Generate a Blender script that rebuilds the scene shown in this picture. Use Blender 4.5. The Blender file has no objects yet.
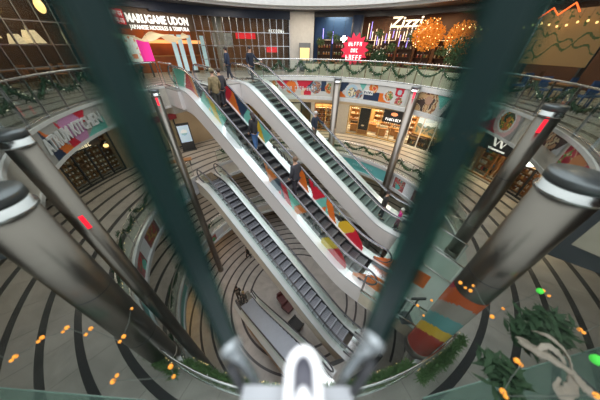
import bpy, math, random
from mathutils import Vector, Matrix, noise
rnd = random.Random(7)
PI = math.pi
col = bpy.context.scene.collection
sin, cos, rad, deg = math.sin, math.cos, math.radians, math.degrees

# ------------------------------------------------------------------ levels
Z_1, Z0, Z1, Z2, Z3 = 0.0, 4.0, 9.5, 15.0, 18.78     # basement, ground, first, second floor, soffit over second floor
CX, CY, RV = 0.0, 9.1, 8.1                            # centre and radius of the round void
EYE = Vector((0, 0, Z2 + 1.9))
DX, DY = 0.755, -0.656                                # run of the escalators (downwards)
NX, NY = 0.656, 0.755

# ------------------------------------------------------------------ camera
F = 205.0
d = Vector((-4 / F, 270 / F, 1)).normalized()         # world-down in camera axes (x right, y down, z forward)
fw = Vector((0, 0, 1)); hh = (fw - fw.dot(d) * d).normalized(); rr = d.cross(hh)
if rr.x < 0: rr = -rr
cd = bpy.data.cameras.new('camera'); cam = bpy.data.objects.new('camera', cd); col.objects.link(cam)
def c2w(v):                                            # camera-axis vector to world
    return Vector((v.dot(rr), v.dot(hh), -v.dot(d)))
Xc, Yc, Zc = c2w(Vector((1, 0, 0))), c2w(Vector((0, -1, 0))), c2w(Vector((0, 0, -1)))
cam.matrix_world = Matrix(((Xc.x, Yc.x, Zc.x, EYE.x), (Xc.y, Yc.y, Zc.y, EYE.y), (Xc.z, Yc.z, Zc.z, EYE.z), (0, 0, 0, 1)))
cd.sensor_width = 36; cd.lens = F / 600 * 36; cd.clip_start = 0.02; cd.clip_end = 200
cd.dof.use_dof = True; cd.dof.focus_distance = 12; cd.dof.aperture_fstop = 0.42
bpy.context.scene.camera = cam
def ray(x, y): return c2w(Vector(((x - 300) / F, (y - 200) / F, 1)))
def onz(x, y, z):
    r = ray(x, y); return EYE + r * ((z - EYE.z) / r.z)
def pol(th, R, z=0.0):
    a = rad(th); return Vector((CX + R * sin(a), CY + R * cos(a), z))

# ------------------------------------------------------------------ materials
MATS = {}
def mat(name, c, rough=0.5, metal=0.0, var=0.12, scale=6.0, bump=0.0, emit=None, es=0.0, spec=0.5, alpha=1.0):
    if name in MATS: return MATS[name]
    m = bpy.data.materials.new(name); m.use_nodes = True; nt = m.node_tree; N = nt.nodes; L = nt.links
    b = N['Principled BSDF']; b.inputs['Roughness'].default_value = rough; b.inputs['Metallic'].default_value = metal
    b.inputs['Specular IOR Level'].default_value = spec
    tc = N.new('ShaderNodeTexCoord'); nz = N.new('ShaderNodeTexNoise'); nz.inputs['Scale'].default_value = scale
    L.new(tc.outputs['Object'], nz.inputs['Vector'])
    mx = N.new('ShaderNodeMix'); mx.data_type = 'RGBA'
    mx.inputs[6].default_value = tuple(v * (1 - var) for v in c) + (1,); mx.inputs[7].default_value = tuple(min(1, v * (1 + var)) for v in c) + (1,)
    L.new(nz.outputs['Fac'], mx.inputs[0]); L.new(mx.outputs[2], b.inputs['Base Color'])
    if bump:
        bp = N.new('ShaderNodeBump'); bp.inputs['Strength'].default_value = bump; L.new(nz.outputs['Fac'], bp.inputs['Height']); L.new(bp.outputs[0], b.inputs['Normal'])
    if emit:
        b.inputs['Emission Color'].default_value = tuple(emit) + (1,); b.inputs['Emission Strength'].default_value = es
    b.inputs['Alpha'].default_value = alpha
    MATS[name] = m; return m
def brushed(name, c, rough=0.3):
    m = mat(name, c, rough, 1.0, 0.06, 3)
    nt = m.node_tree; N = nt.nodes; L = nt.links
    tc = N.new('ShaderNodeTexCoord'); mp = N.new('ShaderNodeMapping'); mp.inputs['Scale'].default_value = (2.2, 2.2, 0.12)
    nz = N.new('ShaderNodeTexNoise'); nz.inputs['Scale'].default_value = 4; nz.inputs['Detail'].default_value = 4
    L.new(tc.outputs['Object'], mp.inputs[0]); L.new(mp.outputs[0], nz.inputs['Vector'])
    mr = N.new('ShaderNodeMapRange'); mr.inputs[3].default_value = rough - 0.05; mr.inputs[4].default_value = rough + 0.07
    L.new(nz.outputs['Fac'], mr.inputs[0]); L.new(mr.outputs[0], N['Principled BSDF'].inputs['Roughness'])
    return m
def glass(name, tint=(0.9, 0.97, 0.94), refl=0.12, gcol=(0.8, 0.9, 0.87), rough=0.03, body=0.0, bcol=(.6, .75, .7)):
    if name in MATS: return MATS[name]
    m = bpy.data.materials.new(name); m.use_nodes = True; nt = m.node_tree; N = nt.nodes; L = nt.links
    N.clear(); out = N.new('ShaderNodeOutputMaterial'); tr = N.new('ShaderNodeBsdfTransparent'); tr.inputs[0].default_value = tint + (1,)
    gl = N.new('ShaderNodeBsdfGlossy'); gl.inputs[0].default_value = gcol + (1,); gl.inputs['Roughness'].default_value = rough
    lw = N.new('ShaderNodeLayerWeight'); lw.inputs[0].default_value = 0.25
    mr = N.new('ShaderNodeMapRange'); mr.inputs[3].default_value = refl * 0.4; mr.inputs[4].default_value = min(1, refl * 4)
    nz = N.new('ShaderNodeTexNoise'); nz.inputs['Scale'].default_value = 1.5
    ml = N.new('ShaderNodeMath'); ml.operation = 'MULTIPLY'; ad = N.new('ShaderNodeMath'); ad.operation = 'ADD'; ad.inputs[1].default_value = 0.5
    L.new(nz.outputs['Fac'], ad.inputs[0]); L.new(lw.outputs['Fresnel'], mr.inputs[0]); L.new(mr.outputs[0], ml.inputs[0]); L.new(ad.outputs[0], ml.inputs[1])
    mx = N.new('ShaderNodeMixShader'); L.new(ml.outputs[0], mx.inputs[0]); L.new(tr.outputs[0], mx.inputs[1]); L.new(gl.outputs[0], mx.inputs[2])
    last = mx
    if body:
        df = N.new('ShaderNodeBsdfDiffuse'); df.inputs[0].default_value = bcol + (1,)
        m2 = N.new('ShaderNodeMixShader'); m2.inputs[0].default_value = body; L.new(mx.outputs[0], m2.inputs[1]); L.new(df.outputs[0], m2.inputs[2]); last = m2
    L.new(last.outputs[0], out.inputs[0]); MATS[name] = m; return m
def painted(name='printed_vinyl', rough=0.45, es=0.0):
    if name in MATS: return MATS[name]
    m = bpy.data.materials.new(name); m.use_nodes = True; nt = m.node_tree; b = nt.nodes['Principled BSDF']
    a = nt.nodes.new('ShaderNodeVertexColor'); a.layer_name = 'paint'; nt.links.new(a.outputs[0], b.inputs['Base Color'])
    b.inputs['Roughness'].default_value = rough
    if es:
        nt.links.new(a.outputs[0], b.inputs['Emission Color']); b.inputs['Emission Strength'].default_value = es
    MATS[name] = m; return m
def ring_floor(name, base, dark, r0, period, w, rough=0.35, plain=0.0):
    m = bpy.data.materials.new(name); m.use_nodes = True; nt = m.node_tree; N = nt.nodes; L = nt.links; b = N['Principled BSDF']
    b.inputs['Roughness'].default_value = rough; b.inputs['Specular IOR Level'].default_value = 0.4
    def M(op, a, bb=None, c=None):
        n = N.new('ShaderNodeMath'); n.operation = op
        for i, v in enumerate((a, bb, c)):
            if v is None: continue
            if isinstance(v, (int, float)): n.inputs[i].default_value = v
            else: L.new(v, n.inputs[i])
        return n.outputs[0]
    tc = N.new('ShaderNodeTexCoord'); sx = N.new('ShaderNodeSeparateXYZ'); L.new(tc.outputs['Object'], sx.inputs[0])
    x = M('SUBTRACT', sx.outputs[0], CX); y = M('SUBTRACT', sx.outputs[1], CY)
    r = M('SQRT', M('ADD', M('MULTIPLY', x, x), M('MULTIPLY', y, y)))
    k = M('MODULO', M('ADD', M('SUBTRACT', r, r0), 100 * period), period)
    band = M('LESS_THAN', k, w)
    if plain: band = M('MULTIPLY', band, M('GREATER_THAN', r, plain))
    # radial slab joints
    ang = M('ARCTAN2', x, y); jn = M('LESS_THAN', M('MODULO', M('ADD', M('MULTIPLY', ang, 9.0), 100.0), 1.0), 0.018)
    nz = N.new('ShaderNodeTexNoise'); nz.inputs['Scale'].default_value = 0.9; nz.inputs['Detail'].default_value = 8; nz.inputs['Distortion'].default_value = 1.2
    L.new(tc.outputs['Object'], nz.inputs['Vector'])
    mx = N.new('ShaderNodeMix'); mx.data_type = 'RGBA'; mx.inputs[6].default_value = tuple(v * 0.62 for v in base) + (1,); mx.inputs[7].default_value = tuple(v * 1.35 for v in base) + (1,)
    L.new(nz.outputs['Fac'], mx.inputs[0])
    mj = N.new('ShaderNodeMix'); mj.data_type = 'RGBA'; L.new(M('MULTIPLY', jn, 0.5), mj.inputs[0]); L.new(mx.outputs[2], mj.inputs[6]); mj.inputs[7].default_value = tuple(v * .3 for v in base) + (1,)
    m2 = N.new('ShaderNodeMix'); m2.data_type = 'RGBA'; L.new(band, m2.inputs[0]); L.new(mj.outputs[2], m2.inputs[6]); m2.inputs[7].default_value = dark + (1,)
    L.new(m2.outputs[2], b.inputs['Base Color']); MATS[name] = m; return m

STEEL = brushed('brushed_steel', (0.25, 0.225, 0.20), 0.3)
CHROME = mat('satin_chrome', (0.7, 0.71, 0.72), 0.22, 1.0, 0.03)
DARKSTEEL = mat('dark_steel', (0.10, 0.11, 0.115), 0.35, 0.8, 0.1)
GLASS = glass('balustrade_glass', (0.91, 0.96, 0.94), 0.03)
SHOPGLASS = glass('shop_window_glass', (0.95, 0.97, 0.96), 0.025)
WHITE = mat('white_render', (0.72, 0.71, 0.68), 0.5)
CREAM = mat('cream_render', (0.55, 0.50, 0.40), 0.55)
TAN = mat('tan_panel', (0.42, 0.33, 0.22), 0.5, 0, .15, 1.2)
GREYPANEL = mat('light_grey_cladding', (0.68, 0.65, 0.64), 0.42, 0, .05, .8)
BEIGEPANEL = mat('beige_cladding', (0.58, 0.51, 0.43), 0.45, 0, .06, .8)
ALU = mat('white_aluminium_deck', (0.78, 0.80, 0.82), 0.25, 0.35, 0.03)
RUBBER = mat('black_rubber', (0.02, 0.02, 0.024), 0.28)
HANDR = mat('dark_handrail', (.15, .15, .17), .25, .5)
DARK = mat('charcoal_paint', (0.035, 0.037, 0.042), 0.5)
NAVY = mat('navy_paint', (0.03, 0.045, 0.085), 0.45)
BLUE = mat('deep_blue_paint', (0.02, 0.08, 0.25), 0.5)
WOOD = mat('warm_oak', (0.36, 0.17, 0.06), 0.45, 0, .35, 5)
DARKWOOD = mat('dark_walnut', (0.09, 0.045, 0.025), 0.5, 0, .3, 5)
ORANGE = mat('orange_panel', (0.36, 0.09, 0.015), 0.5, 0, .5, 1.3)
TEAL = mat('teal_vinyl', (0.10, 0.42, 0.42), 0.4, 0, .04)
PINE = mat('fir_green', (0.035, 0.085, 0.035), 0.7, 0, .5, 30)
LEAF = mat('leaf_green', (0.08, 0.15, 0.06), 0.6, 0, .4, 20)
WARM = mat('warm_bulb', (1, .8, .5), 0.5, 0, 0, emit=(1, .55, .18), es=5)
COOL = mat('white_lamp', (1, 1, 1), 0.5, 0, 0, emit=(1, .96, .9), es=7)
WARMLAMP = mat('amber_lamp_shade', (1, .85, .6), 0.5, 0, 0, emit=(1, .72, .42), es=1.3)
LETTER = mat('lit_white_letters', (1, 1, 1), 0.5, 0, 0, emit=(1, .97, .92), es=1.0)
LETTERWARM = mat('lit_warm_letters', (1, .9, .7), 0.5, 0, 0, emit=(1, .82, .55), es=1.6)
PRINTWHITE = mat('white_print', (0.8, 0.8, 0.78), 0.5, 0, 0)
RED = mat('red_paint', (0.62, 0.02, 0.04), 0.45, 0, .08)
PINK = mat('pink_lightbox', (0.8, 0.03, 0.3), 0.5, 0, .1, emit=(.9, .03, .33), es=.7)
PAINT = painted()
PAINTLIT = painted('backlit_print', 0.4, 0.8)
FL1 = ring_floor('grey_stone_with_dark_arcs', (0.42, 0.395, 0.37), (0.045, 0.045, 0.048), 8.60, 0.87, 0.20)
FLB = ring_floor('pale_stone_with_dark_arcs', (0.50, 0.475, 0.455), (0.06, 0.055, 0.06), 4.72, 0.74, 0.15, plain=3.9)

# ------------------------------------------------------------------ mesh builder
class MB:
    def __init__(s): s.v = []; s.f = []; s.c = []; s.mi = []; s.smooth = []
    def face(s, idx, c=None, mi=0, sm=False): s.f.append(idx); s.c.append(c); s.mi.append(mi); s.smooth.append(sm)
    def add(s, vs, fs, c=None, mi=0, sm=False):
        o = len(s.v); s.v += [Vector(v) for v in vs]
        for f in fs: s.face([i + o for i in f], c, mi, sm)
        return s
    def box(s, c, size, rz=0.0, mi=0, c_=None, M=None):
        hx, hy, hz = size[0] / 2, size[1] / 2, size[2] / 2
        vs = [Vector((x * hx, y * hy, z * hz)) for z in (-1, 1) for y in (-1, 1) for x in (-1, 1)]
        R = Matrix.Rotation(rz, 3, 'Z')
        vs = [(M @ v if M else R @ v) + Vector(c) for v in vs]
        return s.add(vs, [(0, 2, 3, 1), (4, 5, 7, 6), (0, 1, 5, 4), (2, 6, 7, 3), (0, 4, 6, 2), (1, 3, 7, 5)], c_, mi)
    def prism(s, pts, z0, z1, mi=0):
        n = len(pts); a = sum(pts[i][0] * pts[(i + 1) % n][1] - pts[(i + 1) % n][0] * pts[i][1] for i in range(n))
        if a < 0: pts = pts[::-1]
        vs = [(p[0], p[1], z0) for p in pts] + [(p[0], p[1], z1) for p in pts]
        fs = [tuple(range(n))[::-1], tuple(range(n, 2 * n))] + [(i, (i + 1) % n, n + (i + 1) % n, n + i) for i in range(n)]
        return s.add(vs, fs, None, mi)
    def sweep(s, sec, M):                              # convex section swept through frames M(section point) -> list of rings
        pass
    def tube(s, pts, r, n=8, closed=False, cap=True, mi=0, c=None, flat=1.0):
        pts = [Vector(p) for p in pts]; m = len(pts); rs = r if isinstance(r, (list, tuple)) else [r] * m
        o = len(s.v); up = None
        for i, p in enumerate(pts):
            a = pts[i - 1] if (i or closed) else p; b = pts[(i + 1) % m] if (i < m - 1 or closed) else p
            t = (b - a).normalized() if (b - a).length > 1e-9 else Vector((0, 0, 1))
            if up is None:
                up = Vector((0, 0, 1)) if abs(t.z) < .9 else Vector((1, 0, 0))
            x = t.cross(up)
            if x.length < 1e-5: x = t.cross(Vector((1, 0, 0)))
            x.normalize(); y = x.cross(t).normalized(); up = y
            for k in range(n):
                q = 2 * PI * k / n; s.v.append(p + x * cos(q) * rs[i] + y * sin(q) * rs[i] * flat)
        for i in range(m if closed else m - 1):
            for k in range(n):
                a = o + i * n + k; b = o + i * n + (k + 1) % n; c1 = o + ((i + 1) % m) * n + (k + 1) % n; d1 = o + ((i + 1) % m) * n + k
                s.face((a, b, c1, d1), c, mi, True)
        if cap and not closed:
            s.face(tuple(o + k for k in range(n))[::-1], c, mi); s.face(tuple(o + (m - 1) * n + k for k in range(n)), c, mi)
        return s
    def lathe(s, prof, ctr=(0, 0, 0), n=20, mi=0, c=None, sm=True):
        o = len(s.v); ctr = Vector(ctr)
        for (r, z) in prof:
            for k in range(n): s.v.append(ctr + Vector((r * cos(2 * PI * k / n), r * sin(2 * PI * k / n), z)))
        for i in range(len(prof) - 1):
            for k in range(n): s.face((o + i * n + k, o + i * n + (k + 1) % n, o + (i + 1) * n + (k + 1) % n, o + (i + 1) * n + k), c, mi, sm)
        s.face(tuple(o + k for k in range(n))[::-1], c, mi); s.face(tuple(o + (len(prof) - 1) * n + k for k in range(n)), c, mi)
        return s
    def ball(s, c0, r, n=8, mi=0, c=None, sc=(1, 1, 1)):
        h = n // 2 + 1; o = len(s.v)
        for i in range(h + 1):
            a = PI * i / h
            for k in range(n): s.v.append(Vector(c0) + Vector((r * sc[0] * sin(a) * cos(2 * PI * k / n), r * sc[1] * sin(a) * sin(2 * PI * k / n), r * sc[2] * cos(a))))
        for i in range(h):
            for k in range(n): s.face((o + i * n + k, o + (i + 1) * n + k, o + (i + 1) * n + (k + 1) % n, o + i * n + (k + 1) % n), c, mi, True)
        return s
    def sector(s, t0, t1, r0, r1, z0, z1, step=3.0, mi=0, cen=(CX, CY)):
        n = max(1, int(abs(t1 - t0) / step + .5)); o = len(s.v)
        for i in range(n + 1):
            a = rad(t0 + (t1 - t0) * i / n)
            for r, z in ((r0, z0), (r1, z0), (r1, z1), (r0, z1)): s.v.append(Vector((cen[0] + r * sin(a), cen[1] + r * cos(a), z)))
        for i in range(n):
            for k in range(4): s.face((o + i * 4 + k, o + i * 4 + (k + 1) % 4, o + (i + 1) * 4 + (k + 1) % 4, o + (i + 1) * 4 + k), None, mi)
        s.face((o, o + 3, o + 2, o + 1), None, mi); s.face((o + n * 4, o + n * 4 + 1, o + n * 4 + 2, o + n * 4 + 3), None, mi)
        return s
    def build(s, name, m, parent=None, loc=(0, 0, 0)):
        me = bpy.data.meshes.new(name); L = Vector(loc)
        me.from_pydata([tuple(v - L) for v in s.v], [], s.f)
        for x in (m if isinstance(m, (list, tuple)) else [m]): me.materials.append(x)
        me.polygons.foreach_set('material_index', s.mi); me.polygons.foreach_set('use_smooth', s.smooth)
        if any(c is not None for c in s.c):
            ca = me.color_attributes.new('paint', 'FLOAT_COLOR', 'CORNER'); buf = []
            for f, c in zip(s.f, s.c): buf += list((c or (.5, .5, .5)) + (1.0,)) * len(f)
            ca.data.foreach_set('color', buf)
        me.update(); o = bpy.data.objects.new(name, me); col.objects.link(o); o.location = L
        if parent: o.parent = parent; o.matrix_parent_inverse = Matrix.Identity(4); o.location = L - parent.location if not parent.rotation_euler.z else L
        return o
def tag(o, label, cat, group=None, kind=None):
    o['label'] = label; o['category'] = cat
    if group: o['group'] = group
    if kind: o['kind'] = kind
    return o
def struct(o): o['kind'] = 'structure'; return o
def thing(name, label, cat, loc=(0, 0, 0), rz=0.0, group=None):
    o = bpy.data.objects.new(name, None); col.objects.link(o); o.empty_display_size = .2; o.location = loc; o.rotation_euler = (0, 0, rz)
    return tag(o, label, cat, group)
def part(mb, name, m, parent, kind=None):              # mesh given in the parent's own axes
    o = mb.build(name, m); o.parent = parent
    if kind: o['kind'] = kind
    return o
def wpart(mb, name, m, parent):                        # mesh given in world axes, parent not rotated
    L = Vector(parent.location)
    q = parent.parent
    while q: L += Vector(q.location); q = q.parent
    for v in mb.v: v -= L
    o = mb.build(name, m); o.parent = parent; return o
def dup(src, loc=None, rz=None, label=None, group=None, parent=None):
    o = src.copy(); col.objects.link(o); o.parent = parent
    if loc is not None: o.location = loc
    if rz is not None: o.rotation_euler = (0, 0, rz)
    if label: o['label'] = label
    if group: o['group'] = group
    for ch in list(src.children): dup(ch, parent=o)
    return o
TXT = {}
def text_mesh(body, size, bold=0.0, depth=0.02):
    if body[0] == '~':                                   # lettering too blurred to read: strokes of the right size and number
        mb = MB(); rg = random.Random(len(body) * 7 + int(size * 100)); n = len(body) - 1; w = size * .66; h = size * .72
        for i, ch in enumerate(body[1:]):
            x = (i - (n - 1) / 2) * w
            if ch == '_': continue
            for dx_ in ((-.3, .3) if rg.random() < .6 else (-.3,)): mb.box((x + dx_ * w * .8, 0, 0), (w * .17, h, depth * 2))
            for dy_ in rg.sample((-.42, 0, .42), 2): mb.box((x, dy_ * h, 0), (w * .5, h * .16, depth * 2))
        return mb.v, mb.f
    cu = bpy.data.curves.new('lettering', 'FONT'); cu.body = body; cu.size = size; cu.extrude = depth; cu.offset = bold; cu.align_x = 'CENTER'; cu.align_y = 'CENTER'; cu.resolution_u = 2
    ob = bpy.data.objects.new('lettering', cu); col.objects.link(ob); dg = bpy.context.evaluated_depsgraph_get(); dg.update()
    me = ob.evaluated_get(dg).to_mesh(); vs = [v.co.copy() for v in me.vertices]; fs = [tuple(p.vertices) for p in me.polygons]
    bpy.data.objects.remove(ob); bpy.data.curves.remove(cu); return vs, fs
def text_cyl(body, size, th, z, R, m, parent=None, name='lettering', bold=0.0, stretch=1.0, slant=0.0):
    vs, fs = text_mesh(body, size, bold); mb = MB()
    mb.add([pol(th + deg((v.x * stretch + v.y * slant) / R), R - v.z, z + v.y) for v in vs], fs)
    return wpart(mb, name, m, parent) if parent else mb.build(name, m)

def inpoly(x, y, P):
    r = False; j = len(P) - 1
    for i in range(len(P)):
        if (P[i][1] > y) != (P[j][1] > y) and x < (P[j][0] - P[i][0]) * (y - P[i][1]) / (P[j][1] - P[i][1]) + P[i][0]: r = not r
        j = i
    return r
def shade_fn(bg, shapes):
    def f(x, y):
        c = bg
        for s in shapes:
            k = s[0]
            if k == 'p' and inpoly(x, y, s[1]): c = s[2]
            elif k == 'c' and (x - s[1]) ** 2 + (y - s[2]) ** 2 < s[3] ** 2: c = s[4]
            elif k == 'n' and (x - s[1]) ** 2 + (y - s[2]) ** 2 < s[3] ** 2:
                q = noise.noise(Vector((x * s[5], y * s[5], s[1]))) * 1.6 + .5; P = s[4]; c = P[max(0, min(len(P) - 1, int(q * len(P))))]
        return c
    return f
def print_cyl(t0, t1, z0, z1, R, fn, name, parent=None, cell=0.045, m=None, frame=None):
    """a printed panel bent round the void; fn(x, y) in metres from its lower left corner"""
    W = rad(t1 - t0) * R; nx = max(2, int(W / cell)); ny = max(2, int((z1 - z0) / cell)); mb = MB()
    for j in range(ny + 1):
        for i in range(nx + 1): mb.v.append(pol(t0 + (t1 - t0) * i / nx, R, z0 + (z1 - z0) * j / ny))
    for j in range(ny):
        for i in range(nx):
            a = j * (nx + 1) + i
            mb.face((a, a + nx + 1, a + nx + 2, a + 1), fn((i + .5) * W / nx, (j + .5) * (z1 - z0) / ny))
    # give the sheet a back and edges
    o = len(mb.v)
    for z in (z0, z1):
        for i in range(nx + 1): mb.v.append(pol(t0 + (t1 - t0) * i / nx, R + .02, z))
    w = (.6, .6, .6)
    for i in range(nx): mb.face((o + i, o + i + 1, o + nx + 2 + i, o + nx + 1 + i), w); mb.face((i, i + 1, o + i + 1, o + i), w); b = ny * (nx + 1) + i; mb.face((b, o + nx + 1 + i, o + nx + 2 + i, b + 1), w)
    return wpart(mb, name, m or PAINT, parent) if parent else mb.build(name, m or PAINT)
def print_flat(w, h, fn, cell=0.04, th=.02, mb=None, off=(0, 0, 0)):
    mb = mb or MB(); nx = max(2, int(w / cell)); ny = max(2, int(h / cell)); o = len(mb.v); off = Vector(off)
    for j in range(ny + 1):
        for i in range(nx + 1): mb.v.append(off + Vector((-w / 2 + w * i / nx, 0, h * j / ny)))
    for j in range(ny):
        for i in range(nx): a = o + j * (nx + 1) + i; mb.face((a, a + 1, a + nx + 2, a + nx + 1), fn((i + .5) * w / nx, (j + .5) * h / ny))
    n = len(mb.v); mb.v += [off + Vector(p) for p in ((-w / 2, th, 0), (w / 2, th, 0), (w / 2, th, h), (-w / 2, th, h))]
    mb.face((n, n + 3, n + 2, n + 1), (.5, .5, .5)); return mb

# ================================================================== SETTING
struct(MB().sector(0, 360, 0.001, 20, -0.3, Z_1, 6).build('floor', FLB))
def slab(segs, ztop, zbot, fl, extra=None):
    a = MB(); b = MB(); c = MB()
    for t0, t1 in segs:
        a.sector(t0, t1, RV, 21, ztop - .08, ztop); b.sector(t0, t1, RV + .06, 21, zbot, ztop - .08); c.sector(t0, t1, RV - .1, RV + .06, zbot, ztop - .04)
    return struct(a.build('floor', fl)), struct(b.build('ceiling', CREAM)), struct(c.build('trim_1', mat('fascia_paint', (.60, .56, .49), .5)))
slab([(-66, 76)], Z2, Z2 - 1.4, FL1); slab([(-141, -66), (76, 142)], Z2, Z2 - 1.02, FL1)
slab([(-180, 180)], Z1, Z1 - 1.3, FL1)
slab([(-180, 180)], Z0, Z0 - 1.1, FL1)
# soffit and roof ring over the second floor
cr = MB().sector(-150, 150, RV, 9.0, Z3, Z3 + .5).sector(-150, 150, RV + .25, 9.0, Z3 + .5, Z3 + 1.6).sector(-150, 150, 8.4, 8.55, Z3 - .12, Z3)
struct(cr.build('ceiling', WHITE)); struct(MB().sector(-150, 150, 9.0, 21, Z3 + .15, Z3 + .5).build('ceiling', DARK))
for z0, z1, m in ((Z_1, Z0 - 1.1, TAN), (Z0, Z1 - 1.3, CREAM), (Z1, Z2 - 1.4, TAN), (Z2, Z3 + .15, DARKWOOD)):
    struct(MB().sector(-150, 150, 18.5, 18.8, z0, z1, 5).build('wall_outer', m))
# landings for the escalators
def loc2(s, t): return (s * DX + t * NX, s * DY + t * NY)
def landing(pts, ztop, th, m, fm):
    struct(MB().prism(pts, ztop - .06, ztop).build('floor', m)); struct(MB().prism(pts, ztop - th, ztop - .06).build('ceiling', fm))
GREENTILE = mat('pale_green_tile', (0.42, 0.50, 0.46), 0.25, 0, .12, 1.5)
P1 = [loc2(-1.0, 4.55), loc2(-1.0, 10.15), (7.3, 6.93), (7.95, 6.6), (8.05, 5.2), (6.9, 4.1), (5.4, 2.7), (4.4, 2.2)]
landing([loc2(-.9, 4.6), loc2(-.9, 10.1), pol(106, RV + .02)[:2], pol(114, RV + .02)[:2], pol(122, RV + .02)[:2], pol(130, RV + .02)[:2], pol(138, RV + .02)[:2], pol(147, RV + .02)[:2]], Z1 + .005, .7, GREENTILE, CREAM)
TOPM = mat('landing_stone', (.33, .31, .29), .4, 0, .2, 3)
landing([loc2(-12.1, 4.5), loc2(-12.1, 10.2), pol(-25, RV + .02)[:2], pol(-35, RV + .02)[:2], pol(-45, RV + .02)[:2], pol(-55, RV + .02)[:2], pol(-66, RV + .02)[:2]], Z2 + .005, .9, TOPM, GREYPANEL)
landing([loc2(-12.2, 4.2), loc2(-12.2, 5.9), pol(-52, RV + .02)[:2], pol(-58, RV + .02)[:2], pol(-66, RV + .02)[:2]], Z1 + .005, .7, FL1, BEIGEPANEL)
landing([(.05, 2.05), (1.5, 3.3), loc2(-.55, 4.2), loc2(-.55, 5.8), pol(140, RV + .02)[:2], pol(150, RV + .02)[:2], pol(160, RV + .02)[:2], pol(170, RV + .02)[:2], pol(180, RV + .02)[:2], pol(189, RV + .02)[:2]], Z0 + .005, .7, FL1, CREAM)
# dark facing of the second-floor slab beside the lift
for s, th in ((1, 142), (-1, -141)):
    a = pol(th, RV); q = Vector((s * .8, -.6, 0)).normalized(); c = a + q * 3.2
    struct(MB().box((c.x, c.y, Z2 - .7), (6.4, .08, 1.42), math.atan2(q.y, q.x)).build('trim_2', mat('slate_grey_facing', (.075, .08, .09), .4, .2, .15, 2)))

# fascia mouldings on each void edge
for z, h, segs in ((Z2, 1.0, [(-141, -66.5), (76, 142)]), (Z2, 1.38, [(-24.5, 76)]), (Z1, 1.28, [(-180, -66.5), (-51.5, 105.5), (147.5, 180)]), (Z0, 1.08, [(-180, 139.5)])):
    mb = MB()
    for a, b in segs: mb.sector(a, b, RV - (.2 if h > 1.05 else .15), RV - .1, z - (.16 if h > 1.05 else .04), z + .06).sector(a, b, RV - (.22 if h > 1.05 else .14), RV - .1, z - h - .02, z - h + (.2 if h > 1.05 else .09))
    struct(mb.build('trim_3', ALU if z != Z2 else WHITE))

# ------------------------------------------------------------------ balustrades
def ring_balustrade(z, a, b, label, R=RV - .02, step=7.5, group=None):
    t = thing('glass_balustrade', label, 'balustrade', (0, 0, z), 0, group)
    n = max(1, round(abs(b - a) / step)); dt = (b - a) / n
    L = lambda q: [pol(x, R, q) for x in [a + (b - a) * i / (n * 3) for i in range(n * 3 + 1)]]
    part(MB().tube(L(1.1), .03, 8), 'handrail', CHROME, t)
    part(MB().tube(L(.1), .028, 6), 'base_rail', CHROME, t)
    for i in range(n + 1): part(MB().box(pol(a + dt * i, R - .02, .53), (.018, .07, 1.1), -rad(a + dt * i), ), 'post', CHROME, t)
    for i in range(n): part(MB().sector(a + dt * (i + .06), a + dt * (i + .94), R - .008, R + .008, .16, 1.02, 2.5), 'glass_panel', GLASS, t)
    return t
ring_balustrade(Z2, -139, -66.5, 'second-floor glass balustrade on the left, in front of the noodle restaurant')
ring_balustrade(Z2, -24.5, 140, 'second-floor glass balustrade from the escalator top round to the right')
ring_balustrade(Z1, -179.5, -66.5, 'first-floor glass balustrade on the left side of the void')
ring_balustrade(Z1, -51.5, 105, 'first-floor glass balustrade round the far side of the void')
ring_balustrade(Z1, 147.5, 180, 'first-floor glass balustrade directly below the lift, on the right')
ring_balustrade(Z0, -171, 60, 'ground-floor glass balustrade with green garland, lowest of the rings')
def line_balustrade(p, q, z, label, group=None):
    p = Vector((p[0], p[1], 0)); q = Vector((q[0], q[1], 0)); L = (q - p).length; n = max(1, round(L / 1.1)); a = math.atan2(q.y - p.y, q.x - p.x)
    t = thing('glass_balustrade', label, 'balustrade', (p.x, p.y, z), a, group)
    part(MB().tube([(0, 0, 1.1), (L, 0, 1.1)], .03, 8), 'handrail', CHROME, t); part(MB().tube([(0, 0, .1), (L, 0, .1)], .028, 6), 'base_rail', CHROME, t)
    for i in range(n + 1): part(MB().box((L * i / n, 0, .53), (.07, .018, 1.1)), 'post', CHROME, t)
    for i in range(n): part(MB().box((L * (i + .5) / n, 0, .59), (L / n * .88, .016, .86)), 'glass_panel', GLASS, t)
    return t
line_balustrade(loc2(-.9, 4.62), pol(146.5, RV - .1), Z1, 'straight glass balustrade on the near edge of the pale green landing')
line_balustrade(loc2(-.9, 10.05), pol(106.5, RV - .1), Z1, 'straight glass balustrade on the far edge of the pale green landing')
line_balustrade(onz(450, 285, Z1)[:2], onz(418, 262, Z1)[:2], Z1, 'short glass balustrade standing across the pale green landing')
line_balustrade(onz(455, 262, Z1)[:2], onz(424, 240, Z1)[:2], Z1, 'short glass balustrade on the pale green landing, the one nearer the far column')
line_balustrade(loc2(-12.1, 4.6), pol(-65.5, RV - .1), Z2, 'short glass balustrade left of the top of the left escalator')
line_balustrade(loc2(-12.1, 10.1), pol(-25.5, RV - .1), Z2, 'short glass balustrade right of the top of the right escalator')

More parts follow.
